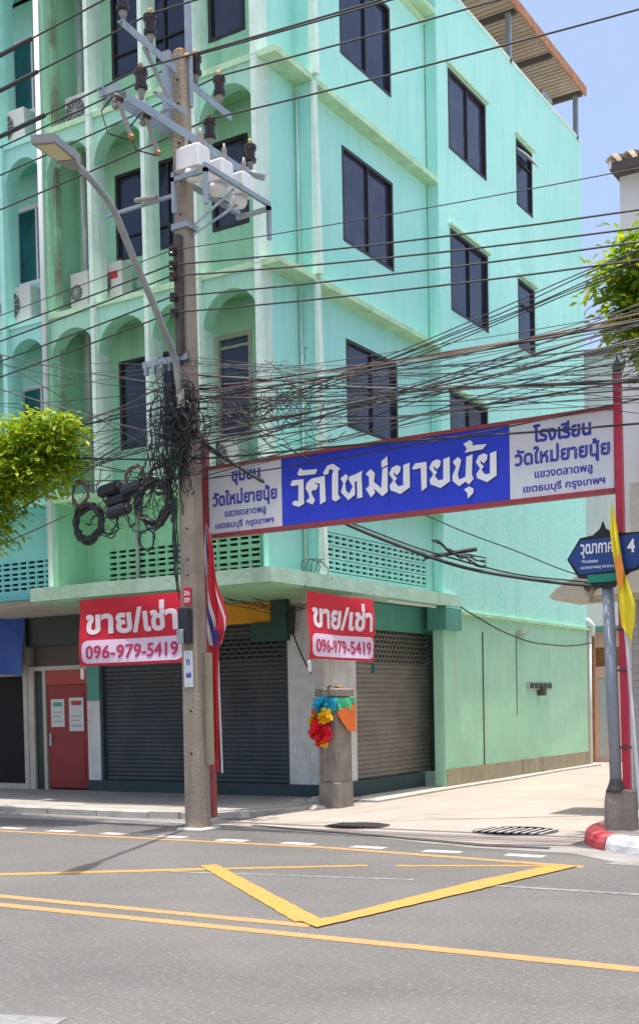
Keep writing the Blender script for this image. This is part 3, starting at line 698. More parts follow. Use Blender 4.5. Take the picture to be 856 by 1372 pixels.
tl = MB()
tl.add([(math.cos(math.pi*k/5)*.11, 0, math.sin(math.pi*k/5)*.07) for k in range(6)] + [(math.cos(math.pi*k/5)*.13, -.42, math.sin(math.pi*k/5)*.08-.02) for k in range(6)],
       [(k, k+1, k+7, k+6) for k in range(5)] + [(k+6,k+7,k+1,k) for k in range(5)])
tlm = mesh('roof_tile', tl, 'rooftile')
for i in range(12):
    for j in range(3): inst('roof_tile', tlm, Wb, (4.46+i*.21, .12+j*.36, 8.90+j*.07))
mb = MB()     # thin concrete canopy with a rounded nose reaching over the lane
prof = [(3.62,3.02),(3.72,3.12),(4.0,3.26),(4.6,3.36),(8,3.38),(8,2.98),(4.3,2.98),(3.66,2.97)]
vs = [(x, -.75, z) for x, z in prof] + [(x, .35, z) for x, z in prof]; n = len(prof)
mb.add(vs, [tuple(range(n-1,-1,-1)), tuple(range(n,2*n))] + [(i,(i+1)%n,n+(i+1)%n,n+i) for i in range(n)])
part('canopy', mb, 'cream', Wb)
part('canopy_edge', MB().box(4.2,8,-.80,-.74,2.90,2.99), 'plinth', Wb)
part('cable_clamp', MB().lathe([(.05,-.05),(.08,0),(.05,.05)], (4.2,-.80,3.12), 10, 'y'), 'iron', Wb)
part('conduit', MB().tube([(4.78,-.14,4.6),(4.78,-.05,8.2)], .02, 6), 'pipe', Wb)
part('meter_box', MB().box(4.84,5.05,-.2,0,4.55,4.9), 'pipe', Wb)

# ================================================================ concrete stub with ribbons
S = thing('concrete_stub', 'short weathered concrete stub post at the corner of the pavement', 'post', (.06,-.6,.02))
mb = MB(); 
for (z0, z1, g) in ((.0,.42,.0),(.42,1.72,.012)):
    mb.bbox(-.11+g,.25-g,-.85+g,-.37-g,z0,z1,.025)
part('shaft', mb, 'stub', S)
part('vertical_rib', MB().bbox(.0,.06,-.865,-.83,.42,1.6,.01), 'stub', S)
part('cap', MB().bbox(-.13,.275,-.875,-.345,1.72,1.84,.015), 'stub', S)
part('bolt', MB().tube([(-.05,-.62,1.84),(.0,-.62,1.89),(.10,-.6,1.865),(.2,-.55,1.88)], .018, 6), 'brass', S)
Rb = thing('ribbon_garland', 'red, yellow, orange and cyan cloth ribbons knotted round the concrete stub', 'garland', (.06,-.6,1.1))
def drape(mb, y, x0, x1, z0, z1, ph, n=10, side=False, amp=.012):
    vs = []
    for j in range(5):
        for i in range(n+1):
            t = i/n; z = z0 + (z1-z0)*j/4; o = amp*math.sin(t*9+ph+j)
            vs.append((x0+(x1-x0)*t, y+o, z) if not side else (y+o, x0+(x1-x0)*t, z))
    return mb.add(vs, [(j*(n+1)+i, j*(n+1)+i+1, (j+1)*(n+1)+i+1, (j+1)*(n+1)+i) for j in range(4) for i in range(n)])
part('cyan_band', drape(MB(), -.885, -.14, .28, 1.50, 1.70, 0), 'clothblue', Rb)
part('green_band', drape(drape(MB(), -.880, -.14,.0,1.36,1.52,2), .285, -.88,-.36,1.52,1.70,1,side=True), 'clothgreen', Rb)
mb = MB(); mb.add([(.290,-.89,1.50),(.290,-.34,1.62),(.290,-.34,1.16),(.290,-.60,1.20),(.291,-.89,1.44)], [(0,4,3,2,1)])
part('orange_band', mb, 'clothorange', Rb)
def puff(c, r_, m, seed, name):
    rr = random.Random(seed); mb = MB()
    for k in range(34):
        a, e = rr.uniform(0, 6.28), rr.uniform(-1.3, 1.3)
        d = Vector((math.cos(a)*math.cos(e), math.sin(a)*math.cos(e), math.sin(e))); s = d.orthogonal().normalized(); w = d.cross(s)
        b0 = Vector(c); tip = b0 + d*r_*rr.uniform(.8,1.15); q = r_*rr.uniform(.25,.5)
        vs = [b0, b0+d*r_*.5+s*q, tip+s*q*.7+w*q*.3, tip-w*q*.2, tip-s*q*.7+w*q*.3, b0+d*r_*.5-s*q]
        mb.add(vs, [(0,1,2,3),(0,3,4,5)])
    return part(name, mb, m, Rb)
for c, r_, m, nm in (((.03,-.93,1.58),.11,'clothblue','cyan_bow'),((-.03,-.93,1.45),.09,'clothorange','orange_bow'),((.10,-.95,1.42),.10,'clothyel','yellow_bow'),((-.08,-.93,1.33),.09,'clothyel','yellow_bow'),
                    ((.02,-.97,1.22),.13,'clothred','red_bow'),((-.06,-.95,1.16),.09,'clothred','red_bow'),((.10,-.95,1.14),.09,'clothred','red_bow'),((.07,-.94,1.02),.06,'clothyel','yellow_bow'),((-.01,-.93,1.03),.07,'clothred','red_bow')):
    puff(c, r_*1.3, m, hash(round(c[0]*100)+round(c[2]*1000)) % 999, nm)

# ================================================================ banners
def banner(org, ux, label, w, h, slack, wires):
    """cloth banner: org = lower left corner, ux = reading direction"""
    org, ux = Vector(org), Vector(ux); nrm = ux.cross(Vector((0,0,1)))
    def warp(p):
        d = p - org; a = d.dot(ux)/w; b = d.z/h
        return p + nrm*(.030*math.sin(a*8+.6)*(1-.5*b) + .020*math.sin(b*6+a*4)) + Vector((0,0,slack*math.sin(math.pi*a)*-.5*(b)))
    t = thing('banner', label, 'banner', org + ux*w/2)
    t['label'] = label
    def cloth(a0, a1, b0, b1, off, m, name, rad=0):
        mb = MB(); nx, nz = 28, 16; vs = []
        for j in range(nz+1):
            b_ = b0 + (b1-b0)*j/nz; ins = 0
            if rad:
                dz = min(b_-b0, b1-b_)
                if dz < rad: ins = rad - math.sqrt(max(0, rad*rad-(rad-dz)**2))
            for i in range(nx+1):
                a_ = a0+ins + (a1-a0-2*ins)*i/nx
                vs.append(warp(org + ux*a_ + Vector((0,0,b_)) + nrm*off))
        mb.add(vs, [(j*(nx+1)+i, j*(nx+1)+i+1, (j+1)*(nx+1)+i+1, (j+1)*(nx+1)+i) for j in range(nz) for i in range(nx)])
        return part(name, mb, m, t, smooth=True)
    cloth(0, w, 0, h, 0, 'banner', 'cloth')
    cloth(w*.03, w*.985, h*.04, h*.385, .005, 'bannerpink', 'number_field', rad=h*.11)
    lettering('ขาย/เช่า', 'bannertxt', t, org + ux*w*.065 + Vector((0,0,h*.47)) + nrm*.004, ux, (0,0,1), w*.89, h*.44, bold=.036, warp=warp)
    lettering('096-979-5419', 'bannernum', t, org + ux*w*.075 + Vector((0,0,h*.10)) + nrm*.008, ux, (0,0,1), w*.87, h*.21, bold=.022, name='phone_number', warp=warp)
    for k in (0, 1):
        p = org + ux*w*k
        part('corner_string', MB().tube([p + Vector((0,0,h)), p + Vector((0,0,h)) + ux*(.05*(2*k-1)) + Vector((0,0,.10))], .006, 5), 'wire2', t)
        part('bottle_weight', MB().lathe([(.012,0),(.028,-.03),(.030,-.16),(.02,-.18)], p + ux*(.03-.06*k) + Vector((0,0,-.02)), 8), 'tglass' if k else 'paper', t)
    return t
banner((-3.52,-2.36,2.27), (1,0,0), 'larger red for-sale banner on the canopy edge left of the utility pole', 2.08, 1.04, .0, 0)
banner((.15,-1.47,2.28), (0,1,0), 'smaller red for-sale banner on the side canopy above the concrete stub', 1.98, 1.0, .03, 0)

# ================================================================ gate sign over the lane
Z0, Z1, SX0, SX1, SY = 3.86, 4.82, -.19, 5.40, -3.40
SG = thing('overhead_sign', 'long blue and white name board in a red frame spanning the lane mouth', 'sign', (2.6, SY, 0))
part('frame', MB().box(SX0,SX1,SY-.04,SY+.06,Z0,Z0+.055).box(SX0,SX1,SY-.04,SY+.06,Z1-.045,Z1), 'signred', SG)
part('post', MB().box(-.27,-.17,SY-.05,SY+.05,.1,5.2), 'signred', SG)
mb = MB(); mb.add([(5.46,SY-.038,.60),(5.54,SY-.038,.60),(5.54,SY+.038,.60),(5.46,SY+.038,.60),(5.40,SY-.038,5.15),(5.48,SY-.038,5.15),(5.48,SY+.038,5.15),(5.40,SY+.038,5.15)],
       [(0,3,2,1),(4,5,6,7),(0,1,5,4),(1,2,6,5),(2,3,7,6),(3,0,4,7)])
part('post', mb, 'postred', SG)
part('finial', MB().lathe([(.06,0),(.045,.03),(.055,.07),(.045,.12),(.012,.17),(.006,.23)], (5.44,SY,5.15), 10), 'iron', SG, smooth=True)
for z in (1.05,1.9,2.35): part('clamp', MB().box(5.42,5.57,SY-.058,SY-.039,z,z+.025), 'iron', SG)
wl = part('white_panel', MB().box(SX0+.05,1.03,SY-.02,SY+.02,Z0+.055,Z1-.045), 'signwhite', SG)
bl = part('blue_panel', MB().box(1.035,2.60,SY-.02,SY+.02,Z0+.055,Z1-.045).box(2.605,4.175,SY-.02,SY+.02,Z0+.055,Z1-.045), 'signblue', SG)
wr = part('white_panel', MB().box(4.18,SX1,SY-.02,SY+.02,Z0+.055,Z1-.045), 'signwhite', SG)
part('steel_back', MB().box(SX0+.05,SX1,SY+.021,SY+.045,Z0+.055,Z1-.045), 'galv', SG)
def line(txt, parent, x0, x1, zc, h, bold, m='letterblue'):
    lettering(txt, m, parent, (x0, SY-.021, zc-h/2), (1,0,0), (0,0,1), x1-x0, h, bold)
hh = Z1-Z0-.1
line('ชุมชน', wl, .24, .70, Z1-.205, .19, .034)
line('วัดใหม่ยายนุ้ย', wl, -.08, .96, Z1-.47, .26, .036)
line('แขวงตลาดพลู', wl, .12, .78, Z1-.675, .105, .026)
line('เขตธนบุรี กรุงเทพฯ', wl, -.04, .90, Z1-.81, .12, .026)
line('โรงเรียน', wr, 4.47, 5.15, Z1-.19, .205, .036)
line('วัดใหม่ยายนุ้ย', wr, 4.24, 5.36, Z1-.46, .26, .036)
line('แขวงตลาดพลู', wr, 4.48, 5.16, Z1-.67, .105, .026)
line('เขตธนบุรี กรุงเทพฯ', wr, 4.34, 5.30, Z1-.81, .12, .026)
GLYPHS = [[(1.165, 4.425), (1.203, 4.484), (1.371, 4.479), (1.374, 4.168), (1.298, 4.135), (1.202, 4.168), (1.192, 4.205), (1.246, 4.223), (1.283, 4.205), (1.294, 4.416), (1.208, 4.411)], [(1.276, 4.556), (1.321, 4.628), (1.369, 4.593), (1.581, 4.582), (1.553, 4.523), (1.308, 4.529)], [(1.4, 4.354), (1.417, 4.423), (1.488, 4.472), (1.688, 4.484), (1.698, 4.164), (1.613, 4.134), (1.611, 4.397), (1.529, 4.414), (1.589, 4.375), (1.558, 4.321), (1.499, 4.325), (1.484, 4.294), (1.538, 4.192), (1.501, 4.142), (1.402, 4.192), (1.455, 4.24), (1.437, 4.299)], [(1.664, 4.522), (1.729, 4.608), (1.816, 4.621), (1.922, 4.541), (1.887, 4.528), (1.88, 4.229), (1.914, 4.182), (1.843, 4.145), (1.79, 4.177), (1.797, 4.485), (1.819, 4.536), (1.763, 4.564), (1.741, 4.501), (1.689, 4.495)], [(1.919, 4.422), (1.994, 4.471), (2.034, 4.431), (1.986, 4.358), (1.994, 4.269), (2.038, 4.221), (2.093, 4.302), (2.034, 4.401), (2.059, 4.437), (2.12, 4.447), (2.238, 4.482), (2.221, 4.427), (2.231, 4.156), (2.154, 4.15), (2.155, 4.365), (2.122, 4.36), (2.125, 4.202), (2.028, 4.143), (1.922, 4.251), (1.959, 4.361)], [(2.281, 4.437), (2.352, 4.489), (2.411, 4.43), (2.395, 4.328), (2.496, 4.239), (2.517, 4.469), (2.59, 4.491), (2.584, 4.186), (2.51, 4.139), (2.397, 4.242), (2.406, 4.189), (2.351, 4.139), (2.277, 4.255), (2.328, 4.284), (2.325, 4.397)], [(2.503, 4.565), (2.587, 4.618), (2.592, 4.511), (2.505, 4.484)], [(2.608, 4.399), (2.649, 4.471), (2.717, 4.492), (2.771, 4.465), (2.758, 4.407), (2.715, 4.369), (2.667, 4.418), (2.676, 4.374), (2.718, 4.335), (2.684, 4.296), (2.732, 4.234), (2.8, 4.24), (2.804, 4.481), (2.891, 4.501), (2.889, 4.205), (2.759, 4.139), (2.624, 4.2), (2.611, 4.253), (2.665, 4.315)], [(2.919, 4.422), (2.968, 4.483), (3.119, 4.481), (3.117, 4.179), (3.047, 4.141), (3.039, 4.419), (2.966, 4.411)], [(3.152, 4.405), (3.191, 4.476), (3.257, 4.496), (3.308, 4.47), (3.296, 4.413), (3.254, 4.376), (3.209, 4.423), (3.217, 4.381), (3.258, 4.342), (3.225, 4.304), (3.271, 4.244), (3.336, 4.249), (3.34, 4.486), (3.424, 4.505), (3.422, 4.214), (3.297, 4.15), (3.167, 4.21), (3.155, 4.262), (3.207, 4.323)], [(3.463, 4.439), (3.528, 4.489), (3.573, 4.45), (3.554, 4.378), (3.525, 4.29), (3.542, 4.222), (3.624, 4.246), (3.637, 4.475), (3.719, 4.497), (3.706, 4.269), (3.727, 4.209), (3.668, 4.15), (3.623, 4.188), (3.54, 4.143), (3.459, 4.215), (3.455, 4.274), (3.504, 4.376)], [(3.603, 4.099), (3.668, 4.128), (3.725, 4.094), (3.72, 4.045), (3.651, 3.987), (3.644, 4.053)], [(3.604, 4.631), (3.686, 4.666), (3.727, 4.628), (3.712, 4.6), (3.9, 4.592), (3.851, 4.538), (3.616, 4.527), (3.648, 4.572)], [(3.759, 4.4), (3.796, 4.47), (3.859, 4.489), (3.908, 4.464), (3.897, 4.408), (3.857, 4.372), (3.813, 4.418), (3.821, 4.376), (3.86, 4.339), (3.829, 4.302), (3.873, 4.243), (3.935, 4.248), (3.939, 4.479), (4.019, 4.498), (4.018, 4.214), (3.898, 4.151), (3.774, 4.21), (3.762, 4.261), (3.811, 4.32)]]
mb = MB(); m2 = MB()
for g in GLYPHS:
    mb.poly([(x, SY-.027, z) for x, z in g][::1]); m2.poly([(x+.014, SY-.0235, z-.014) for x, z in g])
part('letter_shadow', m2, 'lettershade', bl)  # cast shadow of the raised letters, painted as a dark offset copy
part('lettering', mb, 'letterwhite', bl)

# ================================================================ street name sign with its pole and bases
N = thing('street_name_sign', 'blue arrow shaped street name plate on a grey-blue pole beside the red post', 'street sign', (5.36,-3.44,.15))
part('base', MB().lathe([(.135,0),(.13,.30),(.115,.41),(.11,.44)], (5.375,-3.42,.15), 10), 'stub', N)
part('pole', MB().tube([(5.39,-3.44,.55),(5.32,-3.44,2.90)], .066, 12), 'steel2', N, smooth=True)
part('collar', MB().lathe([(.11,0),(.10,.04),(.075,.10),(.07,.14)], (5.385,-3.44,.57), 12), 'iron', N, smooth=True)
def plate(pts, y0, y1): 
    mb = MB(); n = len(pts); P = [Vector((x, y0, z)) for x, z in pts]; tris = [tuple(t) for t in tessellate_polygon([P])]
    mb.add([(x,y0,z) for x,z in pts] + [(x,y1,z) for x,z in pts], tris + [tuple(n+i for i in t[::-1]) for t in tris] + [(i,(i+1)%n,n+(i+1)%n,n+i) for i in range(n)])
    return mb
out = [(4.89,3.16),(5.04,3.385),(5.19,3.405),(5.27,3.47),(5.30,3.55),(5.33,3.47),(5.42,3.41),(5.60,3.40),(5.70,3.40),(5.74,3.30),(5.74,3.05),(5.68,2.99),(5.60,2.97),(5.50,2.90),(5.42,2.82),(5.20,2.82),(5.12,2.93),(5.02,2.945)]
part('iron_frame', plate(out, -3.53, -3.50), 'signblack', N)
pl = part('blue_plate', plate([(4.915,3.16),(5.052,3.355),(5.70,3.375),(5.715,3.06),(5.66,3.01),(5.04,2.985)], -3.541, -3.531), 'streetblue', N)
part('green_plate', plate([(5.12,2.972),(5.50,2.972),(5.48,2.885),(5.14,2.885)], -3.541, -3.531), 'streetgreen', N)
lettering('วุฒากาศ', 'letterwhite', pl, (5.05,-3.542,3.155), (1,0,0), (0,0,1), .37, .165, .022)
lettering('4', 'letterwhite', pl, (5.575,-3.542,3.18), (1,0,0), (0,0,1), .085, .145, .03)
lettering('Wutthakat', 'letterwhite', pl, (5.06,-3.542,3.105), (1,0,0), (0,0,1), .19, .035, .012)
lettering('แขวงตลาดพลู เขตธนบุรี', 'letterwhite', pl, (5.05,-3.542,3.03), (1,0,0), (0,0,1), .40, .045, .012)
part('hook', MB().tube([(5.2,-3.46,2.84),(5.17,-3.5,2.80),(5.15,-3.5,2.77)], .022, 6), 'brass', N)
tag(part('post_base', MB().bbox(5.44,5.60,-3.50,-3.32,.14,.60,.02), 'stub', None, (5.55,-3.4,.15)), 'square concrete footing under the red gate post', 'footing')

# ================================================================ flags
def flag(name, label, rows, stripes, parent_loc):
    """rows: list of (x0, x1, y, z, ripple); stripes: list of (t0, t1, material)"""
    t = thing(name, label, 'flag', parent_loc)
    for s0, s1, m in stripes:
        mb = MB(); n = 8; vs = []
        for k, (x0, x1, y, z, am) in enumerate(rows):
            for i in range(n+1):
                q = s0 + (s1-s0)*i/n
                vs.append((x0+(x1-x0)*q, y - am*math.sin(q*11+k*.6), z + .02*math.sin(q*6+k)))
        mb.add(vs, [(k*(n+1)+i, k*(n+1)+i+1, (k+1)*(n+1)+i+1, (k+1)*(n+1)+i) for k in range(len(rows)-1) for i in range(n)])
        part('cloth', mb, m, t, smooth=True)
    return t
def interp(keys, n):
    out = []
    for i in range(n):
        t = i/(n-1)*(len(keys)-1); k = min(int(t), len(keys)-2); f = t-k
        out.append(tuple(a+(b-a)*f for a, b in zip(keys[k], keys[k+1])))
    return out
th = flag('national_flag', 'furled red, white and blue national flag drooping beside the utility pole', interp([(.02,.06,-3.72,4.0,.0),(.0,.15,-3.72,3.6,.03),(.01,.24,-3.74,3.1,.045),(.03,.34,-3.74,2.75,.05),(.06,.25,-3.73,2.40,.04)], 16),
     [(0,.13,'flagwhite'),(.13,.24,'flagblue'),(.24,.33,'flagwhite'),(.33,.84,'flagred'),(.84,.90,'flagwhite'),(.90,1.,'flagred')], (.06,-3.7,2.3))
mb = MB(); vs = []
for k, (x0, x1, z) in enumerate(((.02,.20,3.0),(.03,.19,2.5),(.05,.14,2.0),(.05,.135,1.4),(.06,.14,.85),(.11,.135,.74))):
    for i in range(6): vs.append((x0+(x1-x0)*i/5, -3.70-.02*math.sin(i*1.7+k), z))
mb.add(vs, [(k*6+i,k*6+i+1,(k+1)*6+i+1,(k+1)*6+i) for k in range(5) for i in range(5)])
part('hanging_tail', mb, 'flagred', th, smooth=True)
part('blue_fold', MB().add([(.10,-3.78,2.62),(.26,-3.79,2.58),(.20,-3.78,2.34)], [(0,1,2)]), 'flagblue', th)
part('staff', MB().tube([(.12,-3.66,2.5),(.155,-3.66,.72)], .014, 6), 'staff', th)
yf = flag('yellow_flag', 'long yellow flag hanging furled against the red gate post', interp([(5.42,5.43,-3.6,3.72,.0),(5.42,5.50,-3.62,3.4,.02),(5.47,5.58,-3.62,2.95,.03),(5.50,5.68,-3.64,2.6,.03),(5.54,5.66,-3.63,2.38,.02),(5.62,5.64,-3.62,2.22,.0)], 16),
     [(0,1,'yellow')], (5.5,-3.6,2.2))
part('orange_emblem', MB().add([(5.475,-3.655,3.12),(5.535,-3.66,3.16),(5.57,-3.66,3.0),(5.56,-3.66,2.84),(5.52,-3.655,2.76),(5.49,-3.655,2.9)], [(0,5,4,3,2,1)]), 'flagorange', yf)
part('staff', MB().tube([(5.43,-3.58,3.74),(5.57,-3.58,2.2),(5.71,-3.58,.20)], .018, 6), 'staff', yf)

# ================================================================ utility pole
U = thing('utility_pole', 'tall square concrete utility pole with steel crossarms and brown insulators', 'utility pole', (.0,-4.0,0))
mb = MB(); prof = [(.0,.13),(3,.122),(6,.108),(9.95,.092)]; vs = []
for z, a in prof:
    c = .022; q = [(-a+c,-a),(a-c,-a),(a,-a+c),(a,a-c),(a-c,a),(-a+c,a),(-a,a-c),(-a,-a+c)]
    vs += [(x, -4.0+y, z) for x, y in q]
mb.add(vs, [(i*8+k, i*8+(k+1)%8, (i+1)*8+(k+1)%8, (i+1)*8+k) for i in range(3) for k in range(8)] + [tuple(24+k for k in range(8))])
part('shaft', mb, 'conc', U)
me = mesh('bolt_hole', MB().lathe([(.016,0),(.016,-.006)], (0,0,0), 8, 'y'), 'black')
for z in (1.0,1.55,2.0,3.3,3.5,3.9,6.6,7.9,8.4,8.8,9.3,9.6): inst('bolt_hole', me, U, (.02,-4.13+.004*z-.0005,z))
part('top_chips', MB().bbox(-.08,.08,-4.08,-3.92,9.94,10.02,.03).lathe([(.05,0),(.03,.05)], (.10,-4.0,9.9), 7), 'brass', U)
def insulator(p, s=1.0, name='insulator'):
    m_ = MB(); m_.lathe([(.03,0),(.035,.06),(.05,.08),(.05,.12)], p, 10)
    o = part(name, m_, 'ceram2', U, smooth=True)
    part('shed', MB().lathe([(.05,0),(.082,.01),(.085,.05),(.066,.06),(.070,.16),(.088,.18),(.088,.23),(.05,.26),(.03,.28)], (p[0],p[1],p[2]+.115*s), 14), 'ceram', o)
    part('cap', MB().lathe([(.035,0),(.03,.03),(.015,.05)], (p[0],p[1],p[2]+.115*s+.275), 8), 'brass', o)
def angle(p, q, w=.09, m='galv', name='crossarm'):
    p, q = Vector(p), Vector(q); mb = MB(); mb.bar(p, q, w, .012); off = Vector((w/2 if abs((q-p).y) > abs((q-p).x) else 0, 0, -w/2)); mb.bar(p+off, q+off, .012, w)
    return part(name, mb, m, U)
# upper arms (towards the street) and right arm
angle((.02,-5.18,9.83), (.02,-4.18,9.72), .10)
angle((.02,-3.86,9.66), (.02,-3.00,9.60), .10)
part('steel_upright', MB().box(-.12,.0,-4.24,-4.18,9.0,9.92), 'galv', U)
part('steel_upright', MB().box(.06,.12,-3.98,-3.90,9.3,11.4), 'galv', U, label='tall grey lightning mast')
part('brace', MB().bar((.02,-4.75,9.72), (.02,-4.22,9.22), .05, .03), 'galv', U)
part('brace', MB().bar((.02,-4.22,9.2), (.02,-4.5,9.0), .05, .03), 'galv', U)
# lower pair of long arms
angle((-.13,-5.42,8.98), (-.13,-2.66,8.98), .11)
angle((.13,-5.30,8.90), (.13,-2.78,8.90), .11)
part('arm_tie', MB().box(-.14,.16,-5.40,-5.36,8.88,8.96).box(-.14,.16,-2.78,-2.74,8.88,8.96), 'galv', U)
angle((.13,-4.7,9.16), (.13,-4.1,9.16), .06)
INS = [(.02,-5.12,9.85),(.02,-4.62,9.80),(.02,-4.85,9.28),(.02,-3.72,9.70),(.02,-3.20,9.66),(-.02,-3.38,9.03)]
INS[2] = (.02,-4.82,9.05)
for p in INS: insulator(p)
part('sleeve', MB().tube([(-.05,-2.72,9.0),(.28,-2.55,8.86)], .05, 8), 'galv', U, smooth=True)
insulator((.10,-2.62,9.0), .7, 'surge_arrester')
# cut-out fuses hanging from the left end
for y in (-5.30, -4.80):
    f = part('fuse_cutout', MB().lathe([(.03,0),(.05,-.03),(.03,-.06),(.05,-.09),(.03,-.12),(.05,-.15),(.03,-.18)], (.02,y,8.92), 9), 'ceram2', U)
    part('fuse_tube', MB().tube([(.10,y-.04,8.80),(.16,y+.10,8.42)], .028, 7), 'ceram2', f)
    part('contact', MB().lathe([(.04,0),(.055,.04),(.03,.07)], (.11,y-.03,8.78), 7), 'ceram', f)
    part('contact', MB().lathe([(.03,0),(.05,.03),(.03,.06)], (.16,y+.10,8.38), 7), 'brass', f)
    part('lead', MB().tube([(.02,y,8.92),(-.1,y-.12,8.7),(-.02,y-.1,8.42),(.14,y+.08,8.38)], .010, 5), 'wire', f)
# metering transformers on their steel bracket
K = thing('transformer_bracket', 'galvanised steel frame holding three white transformers on the pole', 'bracket', (.3,-3.6,8.15))
mb = MB()
for x in (.02,.52): mb.box(x,x+.05,-4.28,-2.84,8.30,8.36)
for y in (-4.28,-2.88): mb.box(.02,.57,y,y+.05,8.245,8.30)
for x, y in ((.52,-4.28),(.52,-2.88),(.02,-4.28)): mb.box(x,x+.05,y,y+.05,7.86,8.30)
part('frame', mb, 'galv', K)
part('strut', MB().bar((.13,-4.0,7.75),(.50,-3.6,8.28),.04,.03), 'galv', K)
part('strut', MB().bar((.13,-4.0,7.65),(.30,-3.2,8.28),.04,.03), 'galv', K)
part('strut', MB().bar((-1.1,-4.22,8.10),(.04,-4.22,8.10),.04,.04), 'galv', K)
part('clamp', MB().bbox(-.125,.14,-4.13,-3.87,7.72,7.80,.01), 'galv', K)
for i, (y, lab) in enumerate(((-4.16,'nearest white box transformer, left one on the pole bracket'),(-3.66,'middle white box transformer on the pole bracket'),(-3.20,'farthest white box transformer, right one on the pole bracket'))):
    t = thing('box_transformer', lab, 'transformer', (.29,y,8.36), 'white transformers on the pole bracket')
    part('tank', MB().bbox(.10,.47,y-.13,y+.13,8.362,8.64,.025), 'txwhite', t)
    part('underside', MB().lathe([(.125,.12),(.12,.04),(.09,.0)], (.29,y,8.24), 12), 'txwhite', t, smooth=True)
    for dx in ((-.12,.12) if i != 2 else (.1,)):
        part('bushing', MB().lathe([(.04,0),(.045,.03),(.034,.05),(.042,.08),(.030,.11),(.038,.14),(.02,.18),(.014,.22)], (.29+dx,y,8.64), 9), 'ceram2', t, smooth=True)
# low-voltage rack
rk = part('rack', MB().box(-.03,.05,-4.20,-4.105,6.1,7.62), 'iron', U)
LVZ = [7.40, 7.22, 7.08, 6.82, 6.62]
for z in LVZ:
    part('spool_insulator', MB().lathe([(.045,-.05),(.05,-.03),(.03,0),(.05,.03),(.045,.05)], (-.02,-4.24,z), 10), 'ceram', U)
part('rack_arm', MB().box(-.62,.12,-4.16,-4.11,6.04,6.12), 'galv', U)
for i in range(4): part('hook', MB().box(-.58+i*.13,-.54+i*.13,-4.18,-4.12,5.94,6.04), 'galv', U)
part('hot_line_clamp', MB().tube([(-.2,-4.3,8.1),(-.55,-4.3,8.14)], .03, 7), 'ceram2', U)
part('timber_batten', MB().box(.135,.20,-3.98,-3.88,.85,2.30), 'plinth', U)
r1 = part('warning_plate', MB().box(-.045,.075,-4.142,-4.132,2.92,3.14), 'banner', U)
lettering('33บ', 'letterwhite', r1, (-.03,-4.143,3.04), (1,0,0), (0,0,1), .09, .06, .03)
lettering('329', 'letterwhite', r1, (-.03,-4.143,2.95), (1,0,0), (0,0,1), .09, .06, .03)
sb = part('switch_box', MB().bbox(-.07,.09,-4.25,-4.13,2.42,2.88,.015), 'boxblack', U)
part('padlock', MB().bbox(-.06,.04,-4.29,-4.25,2.42,2.60,.01), 'galv', sb)
r2_ = part('number_plate', MB().box(-.06,.08,-4.144,-4.134,1.86,2.33), 'signwhite', U)
lettering('ท', 'letterblue', r2_, (-.015,-4.145,2.14), (1,0,0), (0,0,1), .05, .08, .03)
lettering('68', 'letterblue', r2_, (-.03,-4.145,1.98), (1,0,0), (0,0,1), .085, .07, .04)
part('dot', MB().lathe([(.008,0),(.008,-.004)], (.01,-4.144,2.29), 6, 'y').lathe([(.008,0),(.008,-.004)], (.01,-4.144,1.90), 6, 'y'), 'letterblue', r2_)
part('base_collar', MB().bbox(-.20,.22,-4.22,-3.78,-.02,.035,.02), 'kerb', U)

# ================================================================ street lamp
LP = thing('street_lamp', 'grey curved arm street lamp reaching over the road from the utility pole', 'street lamp', (.09,-4.2,5.6))
pts = [(.03,-4.20,5.55),(.05,-4.28,5.80),(.08,-4.34,5.95),(.17,-4.56,6.10),(.43,-5.20,6.41),(.71,-5.87,6.68),(.90,-6.33,6.90),(.96,-6.48,6.96),(1.02,-6.64,6.99),(1.22,-7.11,6.98),(1.36,-7.47,6.95)]
part('arm', MB().tube(pts, [.045]*4+[.04]*3+[.036]*4, 10), 'galv', LP, smooth=True)
part('sleeve', MB().tube([(.03,-4.19,5.42),(.035,-4.21,5.66)], .055, 8), 'cream', LP)
d = Vector((.37,-.88,-.16)).normalized(); s_ = d.cross(Vector((0,0,1))).normalized(); up_ = s_.cross(d)
def lbox(p, l0, l1, w0, w1, z0, z1, m, name, parent):
    p = Vector(p); vs = []
    for l, w in ((l0,w0),(l1,w1)):
        for a, b in ((-w,z0),(w,z0),(w,z1),(-w,z1)): vs.append(p + d*l + s_*a + up_*b)
    return part(name, MB().add(vs, [(3,2,1,0),(4,5,6,7),(0,1,5,4),(1,2,6,5),(2,3,7,6),(3,0,4,7)]), m, parent)
hp = (1.36,-7.47,6.95)
lbox(hp, -.03, .26, .05, .10, -.05, .07, 'lampgrey', 'driver_box', LP)
hd = lbox(hp, .26, .84, .105, .115, -.035, .04, 'lampgrey', 'head', LP)
lbox(hp, .30, .78, .08, .09, -.043, -.036, 'lens', 'lens', hd)
lbox(hp, -.02, .24, .035, .04, .07, .10, 'galv', 'heat_sink', LP)

